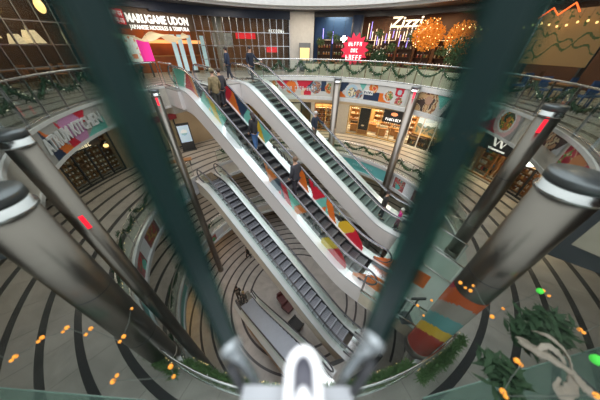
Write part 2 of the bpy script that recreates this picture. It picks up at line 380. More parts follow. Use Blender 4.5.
# ------------------------------------------------------------------ columns
def column(x, y, r, zb, zt, label, cap=1.0, group=None):
    t = thing('steel_column', label, 'column', (x, y, zb), 0, group); h = zt - zb
    part(MB().lathe([(r, .3), (r, h - .3)], n=48), 'shaft', STEEL, t)
    for q in (.3, .64): part(MB().lathe([(r + .002, h * q), (r + .002, h * q + .02)], n=48), 'seam', DARKSTEEL, t)
    part(MB().lathe([(r * 1.12, 0), (r * 1.12, .25), (r, .3)], n=32), 'base', STEEL, t)
    part(MB().lathe([(r * .99, h - .3), (r * 1.09 * cap, h - .28), (r * 1.09 * cap, h - .24), (r * 1.0, h - .23), (r * 1.0, h - .12)], n=40), 'collar', CHROME, t)
    part(MB().lathe([(r * 1.03 * cap, h - .12), (r * 1.03 * cap, h - .03), (r * 1.0, h), (r * .2, h + .005)], n=40), 'cap', mat('grey_cap_metal', (.25, .27, .29), .35, .7), t)
    return t
    return t
def col_at(az, R, side=1):
    a = rad(az); dx, dy = sin(a), cos(a); b = dy * (CY); c = CY * CY - R * R
    disc = max(0, b * b - c); s = b + side * math.sqrt(disc); return s * dx, s * dy
c_ = column(3.67, 2.34, .33, Z1, Z2 + .6, 'large brushed steel column with a round cap at the right of the lift')
WR = MB(); rW = .336
for j in range(44):
    for i in range(72):
        a0, a1 = 2 * PI * i / 72, 2 * PI * (i + 1) / 72; z0, z1 = .25 + j * .07, .32 + j * .07; u = i / 72 * 2 * PI; zz = (z0 + z1) / 2; q = zz + .5 * sin(u + .6)
        c = (.62, .12, .03) if q > 2.55 else ((.36, .34, .30) if q > 2.0 else ((.14, .38, .38) if q > 1.45 else ((.75, .5, .05) if q > 1.0 else (.42, .05, .03))))
        if q > 3.1 and sin(u) > .1: c = (.4, .02, .05)
        WR.add([(rW * cos(a0), rW * sin(a0), z0), (rW * cos(a1), rW * sin(a1), z0), (rW * cos(a1), rW * sin(a1), z1), (rW * cos(a0), rW * sin(a0), z1)], [(0, 1, 2, 3)], c, 0, True)
o_ = part(WR, 'vinyl_wrap', painted('glossy_wrap', .25), c_); o_['label'] = 'coloured vinyl wrap of orange, grey, teal and yellow patches'
column(-3.82, 1.98, .31, Z1, Z2 + .42, 'large brushed steel column with a round cap at the left of the lift')
COLS = [(-33.0, 7.6, Z_1, Z2 + .05, 'steel column holding the top landing of the left escalator'), (-55.4, 7.6, Z_1, Z2 + .6, 'slim steel column beside the kitchen banner, left of the void'),
        (8.7, 7.62, Z_1, Z2 + .1, 'slim steel column on the far side, between two food banners'), (26.3, 7.62, Z_1, Z2 + .1, 'slim steel column with a small red lamp at the end of the pizza banner'),
        (48.9, 7.5, Z1, Z2 + .7, 'slim steel column standing on the pale green landing')]
for az, R, zb, zt, lab in COLS:
    x, y = col_at(az, R); column(x, y, .25 if az > 40 else (.25 if az > 0 else .22), zb, zt, lab)
def red_lamp(az, R, z, lab):
    x, y = col_at(az, R); v = -Vector((x, y, 0)).normalized()
    o = MB().box((0, 0, 0), (.09, .1, .34)).box((0, -.04, 0), (.06, .06, .28)).build('red_lamp', mat('red_signal', (1, .02, .05), .4, 0, 0, emit=(1, .02, .05), es=2.0))
    o.location = (x + v.x * .31, y + v.y * .31, z); o.rotation_euler = (0, 0, math.atan2(v.y, v.x) + PI / 2); tag(o, lab, 'lamp', 'red signal lamps on the steel columns')
red_lamp(26.3, 7.62, Z2 - .3, 'small red lamp on the steel column at the end of the pizza banner')
red_lamp(48.9, 7.5, Z2 + .2, 'small red lamp at the top of the column above the pale green landing')
red_lamp(-55.4, 7.6, Z2 - 1.5, 'red glowing lamp on the slim column beside the kitchen banner')
red_lamp(-33.0, 7.6, Z2 - .45, 'small red lamp under the top landing of the left escalator')

# ------------------------------------------------------------------ escalators
def escalator(name_label, s0, s1, tc, ztop, zbot, frame, side_m, tread_m, label, stickers=None, W=.66, fl=.9, ft=None):
    ft = ft if ft is not None else fl
    """frame(s,t)->world xy.  s0 top knee, s1 bottom knee. local: x along run, y lateral, z up from bottom floor"""
    run = s1 - s0; rise = ztop - zbot; o = frame(s1, tc); e = frame(s1 + 1, tc); rz = math.atan2(e[1] - o[1], e[0] - o[0])
    T = thing('escalator', label, 'escalator', (o[0], o[1], zbot), rz)
    def zl(x):                                          # tread line height, rounded at the knees
        k = .45
        def soft(u): return .5 * (u + math.sqrt(u * u + k * k))
        sl = rise / run
        return max(0, min(rise, sl * (soft(-x) - soft(-x - run))))
    xs = [-run - ft - .5, -run - ft] + [-run - ft + .01 + (run + ft + fl) * i / 36 for i in range(37)] + [fl + .01, fl + .5]
    xs = sorted(set(xs))
    def strip(y0, y1, za, zb, nm, m):                    # a long band following the tread line
        mb = MB()
        for x in xs:
            z = zl(x)
            mb.v += [Vector((x, y0, z + za)), Vector((x, y1, z + za)), Vector((x, y1, z + zb)), Vector((x, y0, z + zb))]
        n = len(xs)
        for i in range(n - 1):
            for k in range(4): mb.face((i * 4 + k, i * 4 + (k + 1) % 4, (i + 1) * 4 + (k + 1) % 4, (i + 1) * 4 + k))
        mb.face((0, 1, 2, 3)); mb.face(tuple(n * 4 - 4 + k for k in (3, 2, 1, 0)))
        return part(mb, nm, m, T)
    strip(-W - .22, -W - .18, -.95, .02, 'side_cladding', side_m); strip(W + .18, W + .22, -.95, .02, 'side_cladding', side_m)
    strip(-W - .2, W + .2, -1.0, -.94, 'soffit', side_m)
    for s in (-1, 1):
        a, b = sorted((s * (W - .1), s * (W + .26)))
        strip(a, b, .02, .11, 'deck', ALU)
        a, b = sorted((s * (W - .13), s * (W - .1)))
        strip(a, b, -.2, .1, 'skirt', DARKSTEEL)
        # glass
        y = s * W; mb = MB()
        xg = [x for x in xs if -run - ft - .2 <= x <= fl + .3]
        for x in xg:
            for yy in (y - .006, y + .006):
                mb.v += [Vector((x, yy, zl(x) + .11)), Vector((x, yy, zl(x) + .93))]
        for i in range(len(xg) - 1):
            b0 = i * 4; mb.face((b0, b0 + 1, b0 + 5, b0 + 4)); mb.face((b0 + 2, b0 + 6, b0 + 7, b0 + 3)); mb.face((b0 + 1, b0 + 3, b0 + 7, b0 + 5))
        part(mb, 'glass_panel', GLASS, T)
        # handrail loop with rounded newels
        top = [Vector((x, y, zl(x) + .99)) for x in xg]
        def newel(x, z, sgn): return [Vector((x + sgn * .42 * sin(q), y, z + .6 + .39 * cos(q))) for q in [PI * i / 8 for i in range(1, 9)]] + [Vector((x - sgn * .25, y, z + .2))]
        pts = newel(xg[0], zl(xg[0]), -1)[::-1] + top + newel(xg[-1], zl(xg[-1]), 1)
        part(MB().tube(pts, .042, 8, flat=.7), 'handrail', HANDR, T)
        part(MB().tube([p - Vector((0, 0, .05)) for p in top], .042, 6), 'handrail_track', CHROME, T)
    # floor plates
    part(MB().box((fl + .35, 0, .012), (1.1, 2 * W - .2, .03)), 'floor_plate', CHROME, T)
    part(MB().box((-run - ft - .35, 0, rise + .012), (1.1, 2 * W - .2, .03)), 'floor_plate', CHROME, T)
    # steps
    n = int((run + 1.8 - .4) / .4)
    for i in range(n):
        x = -run - .9 + .2 + .4 * (i + .5); z = zl(x + .06)
        mb = MB().box((x, 0, z - .03), (.392, 2 * W - .28, .06)).box((x + .18, 0, z - .14), (.03, 2 * W - .28, .22), mi=1)
        for k in ((-.15, -.09, -.03, .03, .09) if tread_m is not TR_E else ()): mb.box((x + k, 0, z + .003), (.02, 2 * W - .3, .012), mi=1)
        st = part(mb, 'step', [tread_m, RUBBER], T)
    if stickers:
        for s, (x0, x1, fn, only) in stickers:
            mb = MB(); nx = int((x1 - x0) / .05); ny = 16; y = s[0] * (W - s[1])
            for j in range(ny + 1):
                for i in range(nx + 1): x = x0 + (x1 - x0) * i / nx; mb.v.append(Vector((x, y, zl(x) + .12 + .78 * j / ny)))
            for j in range(ny):
                for i in range(nx):
                    c = fn((i + .5) / nx, (j + .5) / ny)
                    if c: a = j * (nx + 1) + i; mb.face((a, a + 1, a + nx + 2, a + nx + 1), c)
            if mb.f: part(mb, 'sticker', PAINT, T)
    T['_r'] = rise; del T['_r']
    return T, zl
cY, cR, cO, cT, cG, cN = (.75, .48, .03), (.62, .015, .04), (.75, .17, .02), (.16, .50, .42), (.2, .42, .3), (.02, .04, .09)
SEG = {1: [(-10.75, -10.15, cR), (-10.15, -9.65, cO), (-9.65, -9.1, cN), (-9.1, -8.65, cT), (-8.65, -8.45, (.6, .6, .56)), (-8.45, -7.9, cY), (-7.9, -7.45, cT), (-7.2, -5.6, 'text'), (-5.6, -5.0, cO), (-4.75, -4.2, cR), (-4.2, -3.8, cT), (-3.8, -3.35, cO), (-3.3, -3.0, 'text'), (-3.0, -2.45, cY), (-2.45, -1.8, 'quad'), (-1.2, .8, 'ramp')],
       -1: [(-13.2, -11.95, cT), (-11.8, -11.3, cR), (-11.3, -11.0, cO), (-10.9, -10.6, cN), (-10.5, -9.9, cT), (-9.9, -9.4, cY), (-9.4, -8.9, cT), (-8.7, -8.0, (.10, .13, .12)), (-7.7, -6.4, 'text'), (-6.25, -5.8, cO), (-5.8, -5.3, cN), (-5.3, -4.9, cR), (-4.9, -4.5, cT), (-4.5, -4.15, cO), (-4.1, -3.1, 'text'), (-3.0, -2.5, cY), (-2.5, -1.85, 'quad'), (-1.5, .2, 'ramp')]}
def stick(side, a, b):
    own = (a + .3, b - .3)
    def f(u, v):
        s = a + (b - a) * u; q = s - (v - .5) * .55 * (1 if int(s * 1.3) % 2 else -.6)
        if s > -1.7: q = s
        for x0, x1, c in SEG[side]:
            if x0 <= q < x1 and abs(x0 - own[0]) < .01:
                w = (q - x0) / (x1 - x0)
                if c == 'text': return (.07, .07, .07) if (int(q * 13) % 3 and .3 + .25 * w < v < .62 + .2 * w) else None
                if c == 'quad': return cR if w ** 2 + (v - .35) ** 2 * 1.6 < .9 else None
                if c == 'ramp': return cO if v < .2 + w * 1.6 else None
                return c
        return None
    return f
TR_D = mat('dark_grey_treads', (.12, .12, .125), .4, .3, .15)
TR_G = mat('green_grey_treads', (.20, .25, .24), .35, .35, .15)
TR_B = mat('blue_grey_treads', (.36, .37, .43), .38, .2, .12)
TR_E = mat('pale_blue_treads', (.42, .45, .52), .4, .1, .08)
sk = []
for sd in (1, -1):
    for (x0, x1, c) in SEG[sd]: sk.append(((sd, .02 * sd * -1 if sd < 0 else .02), (x0 - .3 + 1.9, x1 + .3 + 1.9, stick(sd, x0 - .3, x1 + .3), (x0, x1))))
E1, zl1 = escalator('e1', -11.45, -1.9, 5.58, Z2, Z1, loc2, GREYPANEL, TR_D, 'escalator with dark steps and coloured shapes on its glass, left of the upper pair', sk, ft=1.7)
E2, zl2 = escalator('e2', -11.45, -1.9, 9.1, Z2, Z1, loc2, GREYPANEL, TR_G, 'escalator with green grey steps, right of the upper pair', ft=1.4)
E3, zl3 = escalator('e3', -11.45, -1.35, 5.0, Z1, Z0, loc2, BEIGEPANEL, TR_B, 'beige-sided escalator below the upper pair, going down to the ground floor', W=.6)
d4 = Vector((-4.6, 5.0, 0)).normalized(); n4 = Vector((d4.y, -d4.x, 0))
def loc4(s, t): return (.7 + d4.x * s + n4.x * t, 2.9 + d4.y * s + n4.y * t)
E4, zl4 = escalator('e4', .0, 6.6, 0.0, Z0, Z_1, loc4, mat('tan_cladding', (.58, .42, .27), .45, 0, .06, .8), TR_E, 'lowest escalator with tan sides reaching the basement floor', W=.7, fl=.6, ft=.3)

# ------------------------------------------------------------------ printed banners on the void edges
FOOD = [(.55, .12, .03), (.7, .35, .08), (.75, .6, .3), (.25, .05, .02), (.6, .55, .45), (.15, .25, .06)]
MEAT = [(.35, .02, .04), (.6, .08, .08), (.12, .3, .06), (.75, .5, .35), (.5, .04, .08)]
FACE = [(.35, .18, .1), (.55, .3, .18), (.05, .05, .06), (.5, .1, .08), (.2, .35, .4)]
def banner(t0, t1, z0, z1, bg, shapes, label, name='banner', R=RV - .13, lit=False, extra=None, group=None):
    w = Vector(pol((t0 + t1) / 2, R, z0)); T = thing(name, label, 'banner', w, 0, group)
    print_cyl(t0, t1, z0, z1, R, shade_fn(bg, shapes), 'printed_sheet', T, m=PAINTLIT if lit else PAINT)
    if extra: extra(T)
    return T
GR = (.42, .40, .37)
banner(-120, -94.5, Z2 - .93, Z2 - .04, GR, [('c', 1.9, .45, .62, (.62, .28, .5)), ('p', [(.3, .98), (.9, .0), (1.5, 0)], cO), ('p', [(.3, .98), (.3, 0), (.9, 0)], cN), ('p', [(1.2, .98), (1.9, 0), (1.4, 0)], cR), ('p', [(2.3, 0), (3.6, 0), (3.6, .5), (2.9, .3)], cT), ('p', [(2.2, .98), (2.9, .98), (2.6, .5)], cR)],
       'food-hall banner with purple circle and white capital letters, on the slab edge at the left', extra=lambda T: text_cyl('ATRIUM KITCHEN', .54, -107.2, Z2 - .47, RV - .17, PRINTWHITE, T, bold=.012, stretch=.74))
banner(-22, 15.5, Z2 - 1.12, Z2 - .18, (.62, .6, .55), [('n', .5, .3, .9, FOOD, 4), ('p', [(1.2, .94), (2.2, .94), (1.7, .3)], cR), ('c', 2.3, .5, .42, cO), ('p', [(2.7, .94), (3.9, .94), (3.5, .1), (2.9, .4)], cR), ('c', 3.3, .15, .3, (.8, .6, .4)), ('p', [(3.4, .5), (3.9, .94), (4.0, .3)], cN), ('c', 3.5, .1, .28, cR), ('n', 4.1, .5, .4, FACE, 6), ('p', [(4.5, .94), (4.85, .94), (4.85, .3), (4.5, .3)], cN), ('n', 5.1, .5, .35, FOOD, 5)],
       'long food banner with an orange disc and white capitals, behind the right escalator', extra=lambda T: text_cyl('~xxxxxxx_xxxx_xxxx', .36, -3.2, Z2 - .68, RV - .17, PRINTWHITE, T, bold=.012, stretch=.74))
banner(20.5, 53.5, Z2 - 1.12, Z2 - .18, (.66, .64, .6), [('p', [(0, .94), (.6, .94), (.3, .5), (0, .2)], cN), ('p', [(0, .4), (.5, 0), (0, 0)], cO), ('c', .85, .42, .42, (.45, .6, .68)), ('n', .85, .35, .3, [(.75, .6, .25), (.1, .12, .2), (.8, .7, .5)], 4), ('n', 1.35, .3, .28, FACE, 6), ('p', [(1.3, .94), (1.8, .94), (1.6, .5)], cT), ('p', [(1.7, .5), (2.9, .5), (2.9, 0), (1.7, 0)], cN), ('n', 2.3, .75, .3, [cO, (.8, .6, .3), (.7, .1, .05)], 4), ('p', [(2.8, .5), (3.6, .5), (3.6, 0), (2.8, 0)], cO), ('c', 3.45, .45, .4, (.7, .68, .64)), ('n', 3.45, .42, .28, FOOD, 6), ('p', [(3.8, .94), (4.4, .94), (4.3, .45), (3.85, .5)], cR), ('c', 4.1, .7, .15, (.5, .6, .62)), ('n', 4.15, .2, .25, MEAT, 7)],
       'food banner with a pizza, a burger and small white letters, right of the far column', extra=lambda T: text_cyl('ZIZZI', .34, 35.2, Z2 - .68, RV - .17, PRINTWHITE, T, bold=.015, stretch=.7))
banner(57, 74, Z2 - 1.15, Z2 - .18, (.58, .56, .52), [('n', .8, .5, .75, [(.6, .4, .2), (.3, .12, .05), (.7, .55, .35), (.08, .05, .04)], 3), ('c', .95, .62, .22, (.5, .3, .2)), ('p', [(1.4, .95), (2.2, .95), (1.8, .3)], cT), ('p', [(1.9, 0), (2.4, 0), (2.4, .9)], (.08, .07, .07))], 'banner with a portrait of a long-haired person, far right slab edge')
banner(84, 101.5, Z2 - .93, Z2 - .04, (.36, .34, .32), [('p', [(.2, 0), (1.6, 0), (1.3, .6)], cR), ('c', 1.75, .55, .58, (.72, .45, .44)), ('c', 1.75, .57, .42, (.72, .7, .66)), ('n', 1.75, .57, .34, [(.05, .06, .03), (.7, .4, .05), (.08, .2, .05), (.5, .15, .03)], 7)], 'banner with hands holding a bowl of food, right slab edge', extra=lambda T: (text_cyl('I', .6, 87.2, Z2 - .45, RV - .17, PRINTWHITE, T, bold=.01), text_cyl('O', .6, 89.2, Z2 - .45, RV - .17, PRINTWHITE, T, bold=.01, stretch=.75)))
banner(107, 119, Z2 - .45, Z2 - .0, (.08, .05, .05), [('p', [(0, 0), (.3, 0), (.4, .5), (0, .5)], cO), ('n', .9, .2, .4, [(.6, .35, .2), (.1, .03, .03), (.75, .6, .4)], 6), ('p', [(1.3, 0), (1.8, 0), (1.8, .5)], (.6, .62, .62))], 'narrow strip banner of hands and dark shapes, upper right')
banner(120.5, 134, Z2 - .93, Z2 - .04, (.45, .1, .1), [('n', 1.0, .5, 1.2, MEAT, 4.5), ('c', .9, .55, .42, (.62, .25, .1)), ('p', [(.4, .3), (1.5, .3), (1.5, .42), (.4, .42)], (.15, .4, .06)), ('n', .9, .15, .35, MEAT, 7)], 'banner with a large close-up burger at the right')
# first-floor slab edge
banner(24.8, 54.6, Z1 - 1.12, Z1 - .12, (.14, .46, .46), [], 'long plain teal banner on the first-floor slab edge, far side', extra=lambda T: text_cyl('~xxxx_xxxxx_xxx', .24, 40, Z1 - .58, RV - .17, mat('pale_teal_print', (.35, .62, .62), .5, 0, 0), T, stretch=.8) and None)
banner(60, 82, Z1 - 1.12, Z1 - .1, (.72, .73, .76), [('p', [(.08, .06), (1.05, .06), (1.05, .96), (.08, .96)], (.28, .07, .07)), ('n', .55, .55, .42, [(.3, .05, .06), (.65, .4, .28), (.1, .3, .28), (.55, .1, .1)], 5), ('c', .5, .25, .2, (.12, .42, .38)), ('p', [(1.85, .06), (2.95, .06), (2.95, .96), (1.85, .96)], (.25, .06, .08)), ('n', 2.4, .5, .4, FACE, 5)], 'white-framed poster banner with two red photographs, right of the far teal banner')
banner(-120.5, -96, Z1 - 1.15, Z1 - .1, (.62, .64, .66), [('p', [(.08, .06), (1.15, .06), (1.15, .96), (.08, .96)], (.25, .05, .06)), ('n', .6, .6, .4, [(.45, .05, .06), (.3, .2, .1), (.12, .1, .08)], 7), ('c', .8, .25, .25, (.1, .4, .32)), ('p', [(1.95, .06), (3.3, .06), (3.3, .96), (1.95, .96)], (.2, .06, .05)), ('n', 2.6, .5, .5, [(.3, .05, .04), (.12, .1, .04), (.35, .2, .05)], 6)], 'white-framed poster banner with dark red photographs, left side of the void')
banner(-142, -122.5, Z1 - 1.15, Z1 - .12, (.12, .42, .42), [], 'plain teal banner on the first-floor slab edge, nearest on the left')
banner(-92, -72.5, Z1 - 1.15, Z1 - .1, (.14, .44, .42), [('c', 2.4, .5, .4, (.5, .6, .6))], 'teal banner on the first-floor slab edge, beyond the left poster')
banner(-72, -66.8, Z1 - 1.1, Z1 - .1, (.62, .63, .66), [('p', [(0, .05), (.3, .05), (.3, .95), (0, .95)], (.5, .04, .08))], 'small white and red poster beside the slim left column')
banner(-155, -100, Z0 - .95, Z0 - .1, (.12, .40, .36), [], 'teal banner wrapping the ground-floor slab edge on the left')
banner(-72, -60, Z0 - .95, Z0 - .1, (.55, .55, .56), [('p', [(.1, .1), (.8, .1), (.8, .8), (.1, .8)], (.3, .06, .06)), ('c', .5, .3, .2, (.08, .3, .12))], 'small red and green poster on the ground-floor slab edge')

# ================================================================== GARLANDS
def swag_mesh(w, dip, seed, r=.085, n=150):
    rg = random.Random(seed); g = MB(); b = MB(); path = []
    for i in range(13):
        x = -w / 2 + w * i / 12; path.append(Vector((x, 0, -dip * (1 - (2 * x / w) ** 2))))
    g.tube(path, r * .45, 6)
    for i in range(n):
        u = rg.random() * 11.99; k = int(u); p = path[k].lerp(path[k + 1], u - k)
        v = Vector((rg.gauss(0, 1), rg.gauss(0, 1), rg.gauss(0, 1))).normalized(); q = v.cross(Vector((rg.random(), rg.random(), rg.random()))).normalized() * (.022 if n < 500 else .014)
        e = p + v * r * rg.uniform(.9, 1.7)
        g.add([p + q, e + q * .3, e - q * .3, p - q], [(0, 1, 2, 3)])
    for i in range(7):
        u = rg.random() * 11.9; k = int(u); p = path[k] + Vector((rg.uniform(-.05, .05), -r * 1.1, rg.uniform(-.05, .08))); b.ball(p, .014, 5)
    return g, b
SW = []
def swag_proto(w, dip, seed, r, n, bm, fm=None):
    t = thing('garland', 'proto', 'garland', (0, 0, -50)); g, b = swag_mesh(w, dip, seed, r, n)
    part(g, 'foliage', fm or PINE, t); part(b, 'fairy_lights', bm, t, 'stuff'); return t
PALEBULB = mat('pale_bulb', (1, .95, .8), .5, 0, 0, emit=(1, .9, .65), es=1.2)
def garland_ring(z, th_list, R, label, group, dth, dip, r=.13, n=380, bm=None, seeds=(1, 2, 3), fm=None):
    w = rad(dth) * R * 1.02; P = [swag_proto(w, dip, s, r, n, bm or PALEBULB, fm) for s in seeds]; used = set()
    for i, th in enumerate(th_list):
        p = P[i % len(P)]; q = pol(th, R, z)
        if i % len(P) not in used: used.add(i % len(P)); o = p; o.location = q; o.rotation_euler = (0, 0, -rad(th))
        else: o = dup(p, q, -rad(th))
        o['label'] = label; o['group'] = group
rng = lambda a, b, s: [a + s * (i + .5) for i in range(int((b - a) / s + 1e-6))]
garland_ring(Z2 + 1.0, rng(-22, 53, 10.7), RV + .1, 'green fir garland hanging in a swag from the far second-floor handrail', 'swags on the far second-floor balustrade', 10.7, .62)
garland_ring(Z2 + .95, rng(53, 135, 10.7), RV + .1, 'green fir garland with pale lights on the second-floor handrail at the right', 'swags on the right second-floor balustrade', 10.7, .4, .10, 190)
garland_ring(Z2 + .95, rng(-135, -70, 10.7), RV + .1, 'green fir garland with pale lights on the second-floor handrail at the left', 'swags on the left second-floor balustrade', 10.7, .4, .10, 190)
garland_ring(Z1 + 1.0, rng(-48, 100, 10.7), RV + .1, 'green fir garland on the far first-floor handrail', 'swags on the far first-floor balustrade', 10.7, .42)
garland_ring(Z1 + 1.0, rng(-134, -70, 10.7), RV + .1, 'fir garland with yellow lights on the first-floor handrail at the left', 'swags on the left first-floor balustrade', 10.7, .42, .12, 260, mat('gold_bulb', (1, .8, .4), .4, 0, 0, emit=(1, .7, .3), es=1.5))
NG = mat('garland_green', (.10, .19, .06), .7, 0, .6, 25)
for (lst, Rg, sd) in (((rng(-180, -158, 7.3)), RV - .15, 'left'), ((rng(158, 180, 7.3)), RV - .15, 'right'), ([-154.4, -147.1, -139.8], RV + .16, 'left'), ([154.4, 148.6], RV + .16, 'right')):
    garland_ring(Z1 + .72, lst, Rg, 'thick fir garland with gold lights along the first-floor balustrade just %s of the lift' % sd, 'thick garland %s of the lift' % sd, 7.3, .10, .125, 900, MATS['gold_bulb'], fm=NG, seeds=(1, 2, 3)[:len(lst)])
garland_ring(Z0 + 1.0, rng(-150, -60, 10.7), RV + .1, 'fir garland on the ground-floor balustrade', 'swags on the ground-floor balustrade', 10.7, .4)

# ================================================================== SHOPS
def at(name, label, cat, th, R, z, group=None, drot=0.0):
    return thing(name, label, cat, pol(th, R, z), -rad(th) + drot, group)
def wall_run(t0, t1, R, z0, z1, m, nm='wall_inner', th=.2): return struct(MB().sector(t0, t1, R, R + th, z0, z1, 2).build(nm, m))
def shopfront(t0, t1, R, z0, z1, nb, frame_m, label, door=None, glazed=True):
    T = at('shopfront', label, 'shopfront', 0, 0, z0); T.location = (CX, CY, z0); T.rotation_euler = (0, 0, 0)
    fr = MB(); dt = (t1 - t0) / nb
    for z in (z0 + .05, z1 - .05): fr.sector(t0, t1, R - .04, R + .04, z - .05, z + .05, 2)
    for i in range(nb + 1): fr.box(pol(t0 + dt * i, R, (z0 + z1) / 2), (.07, .1, z1 - z0), -rad(t0 + dt * i))
    wpart(fr, 'frame', frame_m, T)
    if glazed:
        for i in range(nb):
            wpart(MB().sector(t0 + dt * (i + .03), t0 + dt * (i + .97), R - .01, R + .01, z0 + .1, z1 - .1, 2), 'glass_pane', SHOPGLASS, T)
    return T
GOODS = {}
def goods(kind, c, seed):
    k = (kind, c)
    mb = MB()
    if kind == 'box': mb.box((0, 0, .1), (.2, .16, .2)).box((0, -.082, .1), (.12, .006, .1), mi=1); nm = 'gift_box'
    elif kind == 'book': mb.box((0, 0, .13), (.17, .035, .25)).box((0, .0, .13), (.165, .03, .256), mi=1); nm = 'book'
    elif kind == 'jar': mb.lathe([(.05, 0), (.07, .02), (.07, .15), (.045, .17)], n=10).lathe([(.05, .17), (.05, .21)], n=10, mi=1); nm = 'jar'
    else: mb.box((0, 0, .12), (.22, .12, .22)).tube([(-.06, 0, .22), (-.05, 0, .3), (.05, 0, .3), (.06, 0, .22)], .008, 5, mi=1); nm = 'handbag'
    m = mat('goods_%d' % (abs(hash(c)) % 9999) if False else 'goods_' + '_'.join('%02d' % int(x * 99) for x in c), c, .5)
    o = mb.build(nm, [m, PRINTWHITE]); o.location = (0, 0, -50); return o
def shelving(th, R, z, w, h, nsh, m, label, gk, cols, glabel, ggroup, per=6, lit=False):
    T = at('shelving_unit', label, 'shelves', th, R, z); d = .36
    part(MB().box((-w / 2, 0, h / 2), (.04, d, h)).box((w / 2, 0, h / 2), (.04, d, h)).box((0, d / 2, h / 2), (w, .03, h)), 'carcass', m, T)
    protos = [goods(gk, c, 0) for c in cols]; used = set(); a = -rad(th); ux = Vector((cos(a), sin(a), 0)); uy = Vector((-sin(a), cos(a), 0))
    for i in range(nsh + 1):
        zz = .12 + (h - .2) * i / nsh
        part(MB().box((0, 0, zz - .015), (w - .04, d, .03)), 'shelf', m, T)
        if i == nsh: continue
        for j in range(per):
            if rnd.random() < .12: continue
            x = -w / 2 + w * (j + .5) / per + rnd.uniform(-.03, .03); k = rnd.randrange(len(protos)); p = T.location + ux * x + uy * rnd.uniform(-.08, .02) + Vector((0, 0, zz))
            if k not in used: used.add(k); g = protos[k]
            else: g = dup(protos[k])
            g.location = p; g.rotation_euler = (0, 0, a + rnd.uniform(-.2, .2)); tag(g, glabel, {'box': 'box', 'book': 'book', 'jar': 'jar', 'bag': 'bag'}[gk], ggroup)
    for i, p in enumerate(protos):
        if i not in used: bpy.data.objects.remove(p)
    if lit:
        part(MB().box((0, -d / 2 + .03, h - .06), (w - .1, .03, .02)), 'strip_light', WARMLAMP, T)
    return T
def display_table(th, R, z, w, dd, m, label, group=None):
    T = at('display_table', label, 'table', th, R, z, group)
    part(MB().box((0, 0, .78), (w, dd, .05)), 'tabletop', m, T); part(MB().box((0, 0, .4), (w * .8, dd * .75, .7)), 'plinth', m, T)
    return T
def area(loc, power, c, size, down=True, name='ceiling_area_light'):  # unseen area lamps added under the slabs, where sky light hardly reaches
    l = bpy.data.lights.new(name, 'AREA'); l.energy = power; l.color = c; l.size = size; o = bpy.data.objects.new(name, l); col.objects.link(o); o.location = loc; return o
WARMC = (1, .74, .42); NEUT = (1, .87, .7)
def downlight(th, R, z, label='round recessed ceiling downlight', group='downlights in the shop ceilings'):
    o = MB().lathe([(.11, -.02), (.11, 0)], n=14).lathe([(.13, -.012), (.13, 0)], n=14, mi=1).build('downlight', [COOL, CHROME]); o.location = pol(th, R, z); return tag(o, label, 'lamp', group)

RS = 13.4; RB = 17.2
Zs, Zt = Z1, Z1 + 2.75                                  # shopfront of the first floor
wall_run(-150, 150, RS, Zt, Z2 - 1.1, mat('beige_bulkhead', (.55, .46, .33), .5), 'wall_header')
STONE = mat('pale_stone_pilaster', (.60, .56, .48), .5)
for a, b in ((15.6, 20.8), (59.5, 62.5), (79.3, 80.3), (4.0, 6), (-3, -.5), (-14, -12), (-42, -38), (-72, -70.5), (-90, -86), (101, 103), (112, 150), (-150, -112)):
    wall_run(a, b, RS, Zs, Zt, STONE if a > -20 else TAN, 'wall_pilaster', .5)
wall_run(-70.5, -42, RS, Zs, Zt, TAN, 'wall_tan')
for a in (5.0, 18.2, 61, 79.8, -13, 102, -88):
    struct(MB().sector(a - .1, a + .1, RS + .5, RB, Zs, Z2 - 1.4).build('wall_partition', CREAM))
wall_run(-150, 150, RB, Zs, Z2 - 1.4, mat('shop_back_wall', (.62, .42, .18), .6, 0, .3, 1.0), 'wall_back')
# shop with lit shelves
shopfront(6, 15.6, RS, Zs, Zt, 3, WOOD, 'bright shop window with a lit shelf display, behind the far slim column')
shelving(8.2, RS + .9, Zs, 1.1, 2.2, 5, WOOD, 'lit shelving unit in the small bright shop behind the far slim column', 'jar', [(.6, .2, .05), (.1, .1, .1), (.7, .5, .2), (.3, .05, .05)], 'small jar on the lit shelves of the bright shop', 'jars in the bright far shop', 7, True)
shelving(12.8, RS + .9, Zs, 1.0, 2.2, 5, WOOD, 'second lit shelving unit in the bright shop, next to the stone pillar', 'jar', [(.55, .35, .1), (.1, .1, .1), (.7, .6, .4)], 'small jar on the lit shelves of the bright shop', 'jars in the bright far shop', 7, True)
# window shop with black totem
shopfront(20.8, 43.5, RS, Zs, Zt, 5, mat('gold_frame', (.5, .33, .12), .35, .5), 'wide shop window with black sign and warm lit displays, right of the stone pillar')
t = at('display_totem', 'tall black display panel standing in the window left of the black shop sign', 'sign', 27.2, RS + .35, Zs)
part(MB().box((0, 0, 1.5), (1.05, .1, 2.1)), 'panel', DARK, t); part(MB().box((0, 0, .25), (1.05, .4, .45)), 'base', WOOD, t)
part(MB().ball((0, -.07, .9), .16, 10, sc=(1, .2, .5)), 'emblem', mat('cream_emblem', (.7, .6, .4), .5), t)
t = at('shop_sign', 'black shop sign with an orange oval emblem and illegible white lettering', 'sign', 39.2, RS - .1, Zt - .95)
part(MB().box((0, 0, .45), (1.95, .1, 1.05)), 'board', DARK, t); part(MB().ball((0, -.06, .68), .3, 14, sc=(1, .12, .5)), 'oval_emblem', mat('orange_emblem', (.8, .25, .1), .5, 0, 0, emit=(.9, .3, .12), es=1.2), t)
vs, fs = text_mesh('~xxxxxxxx', .3, .01); part(MB().add([(v.x * .9, -.07 - v.z, v.y + .22) for v in vs], fs), 'lettering', LETTER, t)
